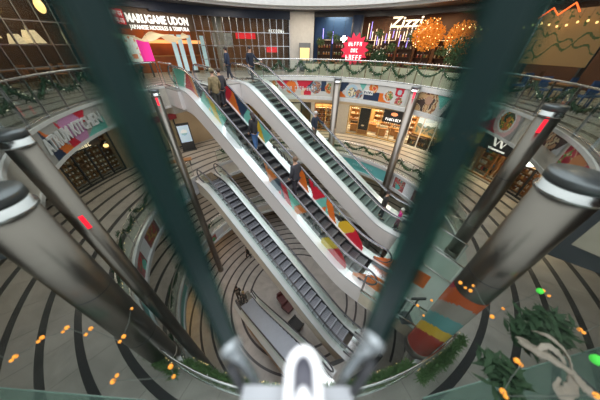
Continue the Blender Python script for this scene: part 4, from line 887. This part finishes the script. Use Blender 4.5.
sofa(onz(289, 308, Z_1), .9, SF, 'dark red lounge chair on the basement floor, the one closer to the beige escalator')
sofa(onz(296, 326, Z_1), 2.4, DARK, 'dark lounge chair half hidden behind the white lift fixture')
T = thing('round_stall', 'round reddish market stall on the ground floor at the left', 'stall', onz(197, 272, Z_1 + 0.0)); part(MB().lathe([(1.0, 0), (1.0, .95), (1.08, 1.0)], n=26), 'counter', mat('terracotta', (.3, .1, .06), .5), T); part(MB().tube([(0, 0, 1), (0, 0, 2.1)], .04, 8), 'pole', DARKSTEEL, T); part(MB().lathe([(1.25, 2.05), (.9, 2.3), (.1, 2.55)], n=26), 'roof', mat('dark_red_canvas', (.22, .05, .04), .6), T)

# ================================================================== PEOPLE
def skin(pts, edges, root=0, sub=1):
    """pts: list of ((x,y,z), radius); returns verts and faces of the skinned surface"""
    me = bpy.data.meshes.new('tmp'); me.from_pydata([p[0] for p in pts], edges, []); o = bpy.data.objects.new('tmp', me); col.objects.link(o)
    o.modifiers.new('s', 'SKIN'); sv = me.skin_vertices[0].data if me.skin_vertices else None
    if sv is None:
        return [], []
    for i, p in enumerate(pts):
        r = p[1]; sv[i].radius = (r, r) if not isinstance(r, tuple) else r; sv[i].use_root = (i == root)
    m = o.modifiers.new('u', 'SUBSURF'); m.levels = sub; m.render_levels = sub
    dg = bpy.context.evaluated_depsgraph_get(); dg.update(); e = o.evaluated_get(dg).to_mesh()
    vs = [v.co.copy() for v in e.vertices]; fs = [tuple(p.vertices) for p in e.polygons]
    bpy.data.objects.remove(o); bpy.data.meshes.remove(me); return vs, fs
SKINM = mat('skin_light', (.50, .30, .21), .55, 0, .05)
def person(p, rz, label, jacket, trouser, hair=(.04, .025, .02), h=1.75, stride=.12, rail=0, hat=None, long_hair=False, shoes=(.03, .03, .03), bend=0.0, coat=0.0, child=False, step=0.0, bag=None):
    T = thing('person', label, 'person', p, rz); k = h / 1.75; S = lambda x, y, z: (x * k, y * k, z * k)
    hd = 1.12 if child else 1.0
    # joints: face towards +y
    sh = 1.42; hipz = .92
    def arm(s):
        if rail == s: return S(s * .27, .16, 1.17), S(s * .38, .40, 1.08)
        return S(s * .25, -.03, 1.15), S(s * .26, .09, .93)
    J = {}
    nk = S(0, .02 + bend, 1.50); hc = S(0, .05 + bend, 1.63)
    pts = [(S(0, 0, hipz), (.135 * k, .10 * k)), (S(0, bend * .4, 1.12), (.125 * k, .09 * k)), (S(0, bend * .8, 1.33), (.155 * k, .10 * k)), (nk, .052 * k), (S(0, .03 + bend, 1.58), .075 * k * hd), (S(0, .035 + bend, 1.68), .088 * k * hd)]
    ed = [(0, 1), (1, 2), (2, 3), (3, 4), (4, 5)]
    for s in (-1, 1):
        el, wr = arm(s); b = len(pts)
        pts += [(S(s * .17, bend * .9, sh - .02), .062 * k), (el, .042 * k), (wr, .028 * k)]; ed += [(2, b), (b, b + 1), (b + 1, b + 2)]
    for s in (-1, 1):
        b = len(pts); f = s * stride; up = step if s > 0 else 0
        pts += [(S(s * .09, 0, .84), .085 * k), (S(s * .095, f * .6 + .02, .47 + up * .6), .058 * k), (S(s * .095, f - (.02 if f < 0 else 0), .09 + up), .038 * k), (S(s * .1, f + .14, .035 + up), .035 * k)]
        ed += [(0, b), (b, b + 1), (b + 1, b + 2), (b + 2, b + 3)]
    vs, fs = skin(pts, ed); B = MB(); B.add(vs, fs, sm=True)
    # hands with five fingers, nose and ears
    for s in (-1, 1):
        el, wr = arm(s); w = Vector(wr); dirv = (w - Vector(el)).normalized(); side = Vector((s, 0, 0)); side = (side - side.dot(dirv) * dirv).normalized(); nrm = dirv.cross(side)
        B.tube([w - dirv * .01, w + dirv * .04 * k, w + dirv * .085 * k], [.024 * k, .036 * k, .03 * k], 8, flat=.6)
        for j, (off, L) in enumerate(((-.027, .065), (-.009, .078), (.009, .074), (.026, .058))):
            q = w + dirv * .08 * k + nrm * off * k; B.tube([q, q + dirv * L * .5 * k - side * .008, q + dirv * L * .85 * k - side * .03 * k], [.0095 * k, .0085 * k, .006 * k], 6)
        q = w + dirv * .03 * k - nrm * .028 * k; B.tube([q, q - nrm * .03 * k + dirv * .025 * k, q - nrm * .035 * k + dirv * .055 * k], [.011 * k, .010 * k, .007 * k], 6)
    H = Vector(S(0, .035 + bend, 1.64)); q = .1 * k * hd
    B.ball(H + Vector((0, q * .95, -.01)), .016 * k, 6, sc=(.8, 1, 1.3)); B.ball(H + Vector((-q * .9, .0, 0)), .022 * k, 6, sc=(.5, .9, 1.3)); B.ball(H + Vector((q * .9, .0, 0)), .022 * k, 6, sc=(.5, .9, 1.3)); B.box(H + Vector((0, q * .86, -.045 * k)), (.045 * k, .012, .012 * k))
    part(B, 'body', SKINM, T)
    part(MB().ball(H + Vector((-.033 * k, q * .82, .02 * k)), .011 * k, 6).ball(H + Vector((.033 * k, q * .82, .02 * k)), .011 * k, 6), 'eyes', DARK, T)
    # jacket
    jp = [(S(0, 0, .80 - coat), (.185 * k, .15 * k)), (S(0, 0, .95 - coat * .5), (.185 * k, .15 * k)), (S(0, bend * .4, 1.12), (.185 * k, .145 * k)), (S(0, bend * .8, 1.34), (.20 * k, .145 * k)), (S(0, .015 + bend, 1.47), (.085 * k, .08 * k))]
    je = [(0, 1), (1, 2), (2, 3), (3, 4)]
    for s in (-1, 1):
        el, wr = arm(s); b = len(jp); jp += [(S(s * .18, bend * .9, sh - .03), .085 * k), (el, .065 * k), (tuple(Vector(wr) - (Vector(wr) - Vector(el)) * .06), .05 * k)]; je += [(3, b), (b, b + 1), (b + 1, b + 2)]
    vs, fs = skin(jp, je); jm = jacket if not isinstance(jacket, tuple) else mat('cloth_%02d%02d%02d' % tuple(int(v * 99) for v in jacket), jacket, .8, 0, .25, 12)
    part(MB().add(vs, fs, sm=True), 'jacket', jm, T)
    tp = [(S(0, 0, .9), (.15 * k, .12 * k))]; te = []
    for s in (-1, 1):
        b = len(tp); f = s * stride; up = step if s > 0 else 0
        tp += [(S(s * .09, 0, .80), .1 * k), (S(s * .095, f * .6 + .02, .47 + up * .6), .075 * k), (S(s * .095, f - (.02 if f < 0 else 0), .12 + up), .058 * k)]; te += [(0, b), (b, b + 1), (b + 1, b + 2)]
    vs, fs = skin(tp, te); part(MB().add(vs, fs, sm=True), 'trousers', mat('cloth_%02d%02d%02d' % tuple(int(v * 99) for v in trouser), trouser, .8, 0, .25, 12), T)
    for s in (-1, 1):
        f = s * stride; up = step if s > 0 else 0
        part(MB().ball(S(s * .1, f + .07, .05 + up), .062 * k, 10, sc=(.8, 2.1, .85)), 'shoe', mat('shoe_%02d%02d%02d' % tuple(int(v * 99) for v in shoes), shoes, .6), T)
    hm = mat('hair_%02d%02d%02d' % tuple(int(v * 99) for v in hair), hair, .7, 0, .3, 30)
    Hb = MB().ball(H + Vector((0, -.022, .035)) * k, .104 * k * hd, 14, sc=(.98, 1.02, .95))
    if long_hair: Hb.tube([H + Vector((0, -.05, .03)) * k, H + Vector((0, -.09, -.1)) * k, H + Vector((0, -.09, -.24)) * k], [.09 * k, .1 * k, .06 * k], 10)
    part(Hb, 'hair', hm, T)
    if hat:
        hb = MB().ball(H + Vector((0, -.012, .055)) * k, .115 * k * hd, 14, sc=(1, 1, .85)).ball(H + Vector((0, -.012, .165)) * k, .04 * k, 8)
        part(hb, 'hat', mat('hat_%02d%02d%02d' % tuple(int(v * 99) for v in hat), hat, .85), T)
    if bag: part(MB().box(S(0, -.2, 1.2), (.3 * k, .16 * k, .4 * k)).tube([S(-.1, -.15, 1.38), S(-.13, .08, 1.46), S(-.13, .14, 1.2)], .018, 6), 'backpack', mat('bag_%02d%02d%02d' % tuple(int(v * 99) for v in bag), bag, .7), T)
    return T
RZ_D = math.atan2(DY, DX) - PI / 2                       # facing down the run
RZ_U = RZ_D + PI
def on_esc(px, py, tc, s0, s1, zl, zb, guess=None):
    """the tread point of a lane that shows at this place in the photograph"""
    best = None
    for i in range(400):
        s = s0 - 1 + (s1 - s0 + 2) * i / 399; x, y = loc2(s, tc); z = zb + zl(s - s1)
        v = Vector((x, y, z)) - EYE; c = Vector((v.dot(rr), v.dot(hh), -v.dot(d)))
        # camera axes
        u = v.dot(c2w(Vector((1, 0, 0)))); w = v.dot(c2w(Vector((0, 1, 0)))); t = v.dot(c2w(Vector((0, 0, 1))))
        q = abs(200 + F * w / t - py)
        if best is None or q < best[0]: best = (q, Vector((x, y, z + .03)))
    return best[1]
on1 = lambda px, py, off=0: on_esc(px, py, 5.58 + off, -11.45, -1.9, zl1, Z1)
on2 = lambda px, py, off=0: on_esc(px, py, 9.1 + off, -11.45, -1.9, zl2, Z1)
CAMO = mat('camouflage_coat', (.22, .17, .09), .85, 0, .75, 9)
person(on1(206, 112, -.15), RZ_U, 'person in an olive brown patterned coat near the left escalator top', CAMO, (.05, .05, .05), (.12, .08, .05), 1.78, .08, step=.1, coat=.08, hat=(.2, .17, .1))
person(on1(215, 108, .28), RZ_U, 'person in black beside the patterned coat near the left escalator top', (.03, .03, .04), (.04, .04, .05), h=1.66, stride=.06)
person(on1(258, 151), RZ_U + .1, 'person in a black jacket and blue jeans standing midway on the left escalator', (.02, .02, .025), (.06, .14, .32), (.03, .02, .02), 1.72, .07, rail=1, long_hair=True, shoes=(.5, .5, .5))
person(on1(298, 196), RZ_U, 'brown-haired person in a dark jacket lower down the left escalator', (.035, .04, .05), (.03, .03, .035), (.12, .07, .04), 1.90, .10, step=.15, coat=.05)
person(on2(252, 83, -.1), RZ_D, 'person in a navy jacket stepping onto the top of the right escalator', (.012, .018, .035), (.02, .03, .05), (.03, .02, .02), 1.80, .16, rail=-1)
person(Vector(loc2(-13.2, 8.3)).to_3d() + Vector((0, 0, Z2 + .01)), RZ_U + .6, 'person in dark navy clothes walking away between the escalator tops', (.02, .03, .06), (.02, .025, .04), (.03, .02, .02), 1.72, .18)
person(on2(316, 142, .05), RZ_D, 'older person with grey hair and a navy coat riding down the right escalator', (.02, .026, .05), (.10, .09, .08), (.5, .48, .45), 1.66, .07, rail=-1, coat=.05)
pe2 = lambda a, b: Vector(loc2(a, b)).to_3d() + Vector((0, 0, Z1 + zl2(a + 1.9) + .04))
person(pe2(-2.1, 8.78), RZ_D, 'person in black with dark hair near the bottom of the right escalator', (.03, .03, .03), (.04, .04, .045), (.03, .02, .015), 1.70, .1)
person(pe2(-1.25, 8.85), RZ_D + .3, 'child in a pink coat and white bobble hat at the bottom of the right escalator', (.62, .02, .24), (.25, .1, .15), (.3, .2, .1), 1.2, .1, hat=(.7, .68, .62), child=True, coat=.1)
person(onz(186, 212, Z0), 1.0, 'person in black on the ground floor beside the slim left column', (.02, .02, .02), (.03, .03, .03), h=1.7, stride=.15)
person(onz(249, 258, Z_1), 2.2, 'person in black walking on the basement floor under the beige escalator', (.02, .02, .02), (.03, .03, .03), h=1.72, stride=.22)
person(Vector((-4.9, 8.6, Z_1)), .4, 'person in black waiting at the foot of the lowest escalator', (.025, .025, .03), (.03, .03, .03), h=1.75, stride=.08, bag=(.1, .08, .06))
person(Vector((-4.3, 8.3, Z_1)), 2.6, 'person in grey with light hair at the foot of the lowest escalator', (.12, .11, .1), (.05, .05, .06), (.35, .25, .12), 1.68, .1)

# ================================================================== GLASS LIFT IN FRONT
FIN = mat('dark_green_glass_edge', (.004, .022, .021), .35, 0, .5, 3, spec=.3, alpha=.95)
LG = glass('lift_glass_side', (.63, .65, .635), .012, (.5, .58, .55), .05)
def fin(top, bot, r, w, label):
    P = []
    for px, py in (top, bot):
        v = ray(px, py); h = math.hypot(v.x, v.y); P.append(EYE + v * (r / h))
    A, B = P; a = math.atan2(B.x, B.y); A = A + (A - B) * .5
    T = thing('glass_fin', label, 'glazing', B, -a); M = Matrix.Rotation(a, 3, 'Z'); D = M @ (A - B)
    def bar(x0, x1, th):
        mb = MB()
        for q in (Vector((0, 0, 0)), D):
            for x, y in ((x0, -th), (x1, -th), (x1, th), (x0, th)): mb.v.append(q + Vector((x, y, 0)))
        for k in range(4): mb.face((k, (k + 1) % 4, 4 + (k + 1) % 4, 4 + k))
        mb.face((3, 2, 1, 0)); mb.face((4, 5, 6, 7)); return mb
    part(bar(-w * .30, w * .30, .012), 'green_edge', FIN, T)
    part(bar(-w * .5, -w * .30, .006), 'bevelled_glass', FINW, T); part(bar(w * .30, w * .5, .006), 'bevelled_glass', FINW, T)
    return T, B, a
FINW = glass('green_bevel_glass', (.25, .42, .38), .05, (.3, .5, .45), .1, .12, (.02, .09, .08))
FL, pl, al = fin((85, 0), (229, 342), .36, .062, 'dark green upright edge of the lift glass, left of the escalators')
FR, pr, ar = fin((516, 0), (375, 335), .36, .070, 'dark green upright edge of the lift glass, right of the escalators')
# tinted side panes of the lift from each fin backwards
for p, s, lab in ((pl, -1, 'tinted glass side pane of the lift, left'), (pr, 1, 'tinted glass side pane of the lift, right')):
    a = Vector((p.x, p.y, 0)); b = a + Vector((s * .95, -.42, 0)); c = (a + b) / 2; q = b - a
    o = MB().box((0, 0, 0), (q.length, .012, 3.0)).build('lift_glass_pane', LG); o.location = (c.x, c.y, EYE.z - .2); o.rotation_euler = (0, 0, math.atan2(q.y, q.x)); tag(o, lab, 'glazing')
# clamps at the foot of each fin
CL = mat('blurred_cast_aluminium', (.36, .40, .42), .25, .7)
for p, s, a, lab in ((pl, -1, al, 'grey metal glass clamp at the foot of the left dark green edge'), (pr, 1, ar, 'grey metal glass clamp at the foot of the right dark green edge')):
    T = thing('glass_clamp', lab, 'clamp', p, -a)
    part(MB().ball((0, -.01, -.02), .038, 14, sc=(1.1, .8, 1.1)), 'clamp_head', CL, T)
    part(MB().tube([(-.0, -.01, -.04), (s * -.01, -.02, -.14), (s * -.02, -.05, -.3), (s * -.02, -.1, -.5)], [.028, .024, .02, .02], 12), 'clamp_arm', CL, T)
    part(MB().ball((0, .025, -.02), .028, 10), 'bolt', DARKSTEEL, T)
    part(MB().tube([(s * .03, -.03, -.1), (s * .035, -.08, -.32)], .016, 8), 'gasket', DARK, T)
WG = mat('white_gloss_plastic', (.84, .85, .88), .18, 0, .01)
T = thing('arched_fixture', 'glossy white arch-shaped lift fixture with a dark slot, bottom centre', 'fixture', (.022, .215, EYE.z - .98))
arc = [(.053 * cos(q), .0 + .07 * sin(q), .02 * sin(q)) for q in [PI * i / 14 for i in range(15)]]
part(MB().tube([(.056, -.38, -.06), (.056, -.15, -.02)] + arc + [(-.056, -.15, -.02), (-.056, -.38, -.06)], .020, 12), 'arch', WG, T)
part(MB().box((0, .0, -.045), (.09, .15, .02)), 'slot', mat('shadow_grey_plastic', (.10, .10, .13), .4), T)  # dark grey plate inside the arch
part(MB().box((0, -.02, -.065), (.03, .06, .05)), 'stem', WG, T)
part(MB().ball((0, -.11, -.015), .045, 16, sc=(.85, 1.9, .6)), 'dome', WG, T)
T2 = thing('lift_ledge', 'pale grey ledge of the lift below the white arch', 'ledge', (.0, .06, EYE.z - 1.09))
part(MB().box((0, -.03, 0), (.42, .34, .05)), 'ledge_board', mat('pale_grey_ledge', (.40, .42, .45), .3, 0, .03), T2)
part(MB().box((-.17, -.04, .03), (.012, .24, .012)), 'groove', DARKSTEEL, T2); part(MB().box((.18, -.04, .03), (.012, .24, .012)), 'groove', DARKSTEEL, T2)
struct(MB().box((0, -1.0, Z2 - .02), (2.2, 2.0, .12)).build('floor', DARKSTEEL))
# lower glass canopies of the lift shaft
CG = glass('pale_green_canopy_glass', (.72, .85, .80), .05, (.6, .8, .75), .1, .22, (.30, .42, .38))
zc = Z2 - 3.0
for s, P, lab in ((1, [(2.2, .78), (6.9, 1.72), (7.2, -1.4), (2.2, -1.4)], 'pale green glass canopy over the first floor, right of the lift'), (-1, [(-2.6, .70), (-6.6, .9), (-7.0, -1.4), (-2.6, -1.4)], 'pale green glass canopy over the first floor, left of the lift')):
    T = thing('glass_canopy', lab, 'canopy', (P[0][0], P[0][1], zc)); mb = MB().prism(P, zc - .02, zc + .02)
    wpart(mb, 'glass_sheet', CG, T); wpart(MB().tube([(P[0][0], P[0][1], zc), (P[1][0], P[1][1], zc)], .012, 6), 'front_edge', mat('pale_edge', (.45, .58, .54), .3), T)
    for k in (0, 1): wpart(MB().tube([(P[k][0] * .98, -.9, Z1), (P[k][0] * .98, -.9, zc)], .05, 8), 'support_post', STEEL, T)
# orange reflections in the lift glass, built as glowing balls on added wires
GLINT = mat('orange_bulb', (1, .5, .1), .5, 0, 0, emit=(1, .30, .02), es=2.4)
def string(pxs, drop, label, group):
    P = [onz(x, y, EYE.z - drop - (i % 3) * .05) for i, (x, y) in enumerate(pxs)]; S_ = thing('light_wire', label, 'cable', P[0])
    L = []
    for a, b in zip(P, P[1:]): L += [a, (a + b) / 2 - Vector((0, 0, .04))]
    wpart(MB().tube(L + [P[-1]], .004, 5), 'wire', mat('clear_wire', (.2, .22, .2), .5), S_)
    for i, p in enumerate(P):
        o = MB().ball((0, 0, 0), .021 if i % 2 else .028, 8).build('fairy_light', GLINT); o.location = p - Vector((0, 0, .02)); tag(o, 'small glowing orange bulb on the light string ' + group.split('on ')[-1], 'lamp', group)
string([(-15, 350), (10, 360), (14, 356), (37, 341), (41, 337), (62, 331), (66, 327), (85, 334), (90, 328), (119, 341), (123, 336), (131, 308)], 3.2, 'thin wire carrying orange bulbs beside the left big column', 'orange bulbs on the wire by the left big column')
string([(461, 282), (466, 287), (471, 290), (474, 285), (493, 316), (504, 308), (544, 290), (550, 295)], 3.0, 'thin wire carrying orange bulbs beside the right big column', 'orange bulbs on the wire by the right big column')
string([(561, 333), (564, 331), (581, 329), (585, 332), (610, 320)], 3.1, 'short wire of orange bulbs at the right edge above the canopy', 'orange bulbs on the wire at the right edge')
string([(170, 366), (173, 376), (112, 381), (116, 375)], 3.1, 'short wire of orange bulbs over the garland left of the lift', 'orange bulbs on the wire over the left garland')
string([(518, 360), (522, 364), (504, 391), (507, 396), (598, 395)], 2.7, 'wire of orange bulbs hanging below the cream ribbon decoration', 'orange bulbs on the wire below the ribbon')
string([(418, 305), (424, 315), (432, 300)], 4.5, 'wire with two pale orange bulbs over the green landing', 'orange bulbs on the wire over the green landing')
for (x, y, r) in ((540, 291, .045), (597, 360, .06)):
    o = MB().ball((0, 0, 0), r, 10).build('green_bulb', mat('green_glow', (.1, 1, .1), .5, 0, 0, emit=(.12, 1, .12), es=.9)); o.location = onz(x, y, EYE.z - 3.0); tag(o, 'glowing green bulb %s' % ('above the wreath decoration' if y < 300 else 'at the right edge near the canopy'), 'lamp')
# blur reflected in the lift glass, built as ribbon and fir decoration
p = onz(545, 350, EYE.z - 3.0)
T = thing('festive_decoration', 'cream ribbon bow with dark green fir sprigs above the right canopy', 'decoration', p)
f = MB(); rg = random.Random(9)
for (x, y, n, r) in ((545, 330, 240, .22), (525, 335, 120, .16), (505, 376, 160, .18), (556, 322, 120, .14)):
    q = onz(x, y, EYE.z - 3.0) - p
    for i in range(n):
        v = Vector((rg.gauss(0, 1), rg.gauss(0, 1), rg.gauss(0, .5))) * r * .5; u = Vector((rg.gauss(0, 1), rg.gauss(0, 1), rg.gauss(0, .5))).normalized() * .11; w = u.cross(Vector((0, .3, 1))).normalized() * .03
        f.add([q + v - u, q + v + w, q + v + u, q + v - w], [(0, 1, 2, 3)])
part(f, 'fir_sprigs', PINE, T)
rb = MB()
def ribbon(P, w):  # pale strips shaping the blur reflected in the lift glass
    Q = [onz(x, y, EYE.z - 2.85 + dz) - p for x, y, dz in P]; S_ = []
    for i in range(len(Q) - 1):
        p0, p1, p2, p3 = Q[max(0, i - 1)], Q[i], Q[i + 1], Q[min(len(Q) - 1, i + 2)]
        for k in range(6):
            t = k / 6; S_.append(.5 * (2 * p1 + (p2 - p0) * t + (2 * p0 - 5 * p1 + 4 * p2 - p3) * t * t + (3 * p1 - p0 - 3 * p2 + p3) * t ** 3))
    S_.append(Q[-1]); n = len(S_); rb.tube(S_, [w * (.35 + .65 * sin(PI * (i + .5) / n)) * (1 + .18 * sin(i * 1.7)) for i in range(n)], 10, flat=.22)
ribbon([(521, 338, 0), (532, 348, .08), (548, 356, .1), (563, 366, .02), (571, 372, 0)], .13)
ribbon([(534, 331, .02), (548, 336, .14), (562, 348, .1), (570, 362, .04), (572, 374, 0)], .08)
ribbon([(570, 368, 0), (573, 384, -.06), (566, 394, -.1), (556, 388, -.06), (560, 378, 0)], .07)
ribbon([(570, 368, 0), (580, 382, -.03), (590, 392, -.1), (604, 404, -.1)], .05)
ribbon([(536, 352, .1), (546, 346, .16), (557, 352, .16), (566, 364, .06)], .035)
part(rb, 'ribbon', mat('cream_satin', (.50, .43, .36), .4, 0, .45, 6), T)
part(MB().tube([(0, 0, .05), (.15, -.2, 0), (.3, -.6, -.02)], .01, 6), 'hanger', DARKSTEEL, T)
part(MB().tube([(0, 0, -.1), (0, 0, -.1 + .12)], .02, 6), 'knot', mat('cream_satin', (.62, .55, .46)), T)

# ================================================================== LIGHT
w = bpy.data.worlds.new('world'); bpy.context.scene.world = w; w.use_nodes = True; nt = w.node_tree
bg = nt.nodes['Background']; tc = nt.nodes.new('ShaderNodeTexCoord'); sp = nt.nodes.new('ShaderNodeSeparateXYZ'); nt.links.new(tc.outputs['Generated'], sp.inputs[0])
cr_ = nt.nodes.new('ShaderNodeValToRGB'); cr_.color_ramp.elements[0].position = .35; cr_.color_ramp.elements[0].color = (.10, .105, .11, 1); cr_.color_ramp.elements[1].position = .95; cr_.color_ramp.elements[1].color = (.95, .98, 1, 1)
mr = nt.nodes.new('ShaderNodeMapRange'); mr.inputs[1].default_value = -1; mr.inputs[2].default_value = 1; nt.links.new(sp.outputs[2], mr.inputs[0]); nt.links.new(mr.outputs[0], cr_.inputs[0]); nt.links.new(cr_.outputs[0], bg.inputs[0]); bg.inputs[1].default_value = 3.0
def ring_lights(R, z, ths, P, c, size):
    for th in ths: area(pol(th, R, z), P, c, size)
ring_lights(15.0, Z2 - 1.5, (8, 26, 38, 52, 66, 76, 90), 380, WARMC, 1.6)
ring_lights(15.0, Z2 - 1.5, (-79, -30), 30, WARMC, 1.6)
ring_lights(11.0, Z2 - 1.5, (-110, -85, -60, -30, 0, 25, 50, 75, 100), 75, NEUT, 1.5)
ring_lights(14.6, Z3 + .1, (-82, -72), 55, WARMC, 1.4)
ring_lights(14.6, Z3 - .25, (-58, -50, -42, -28, -15), 26, WARMC, 1.6)
ring_lights(14.6, Z3 + .1, (12, 28, 42, 56, 70, 84), 110, WARMC, 1.6)
ring_lights(10.6, Z3 + .1, (-75, -50, -25, 0, 12, 25, 38, 50, 75, 98), 60, NEUT, 1.4)
ring_lights(10.8, Z1 - 1.35, (-110, -80, -50, 30, 70), 45, NEUT, 1.5)
ring_lights(10.0, Z0 - 1.15, (-120, -95, -75), 50, (1, .6, .22), 1.5)
sc = bpy.context.scene; sc.view_settings.view_transform = 'Standard'; sc.view_settings.look = 'None'; sc.view_settings.exposure = 0.0; sc.view_settings.gamma = 1; sc.view_settings.use_curve_mapping = False

# ------------------------------------------------------------------ small pieces hang from the part that carries them
def under(ch, par): ch.parent = par
for T in [o for o in bpy.data.objects if o.type == 'EMPTY']:
    K = {}
    for c in T.children: K.setdefault(c.name.split('.')[0], []).append(c)
    for a, b in (('eyes', 'body'), ('hair', 'body'), ('emblem', 'panel'), ('oval_emblem', 'board'), ('lettering', 'board'), ('letter', 'board'), ('lettering', 'star'), ('lit_panel', 'housing'), ('screen', 'housing'), ('bolt', 'clamp_head'), ('strip_light', 'carcass'), ('lamp_holder', 'cord'), ('vinyl_wrap', 'shaft'), ('seam', 'shaft'), ('fairy_lights', 'foliage'), ('groove', 'ledge_board')):
        if a in K and b in K:
            for c in K[a]:
                if c.parent is T: under(c, K[b][0])
    if 'sticker' in K and 'glass_panel' in K:
        side = lambda o: o.data.vertices[0].co.y > 0
        for c in K['sticker']:
            for g in K['glass_panel']:
                if side(g) == side(c): under(c, g)
    if 'handrail_track' in K and 'handrail' in K:
        side = lambda o: o.data.vertices[0].co.y > 0
        for c in K['handrail_track']:
            for g in K['handrail']:
                if side(g) == side(c): under(c, g)
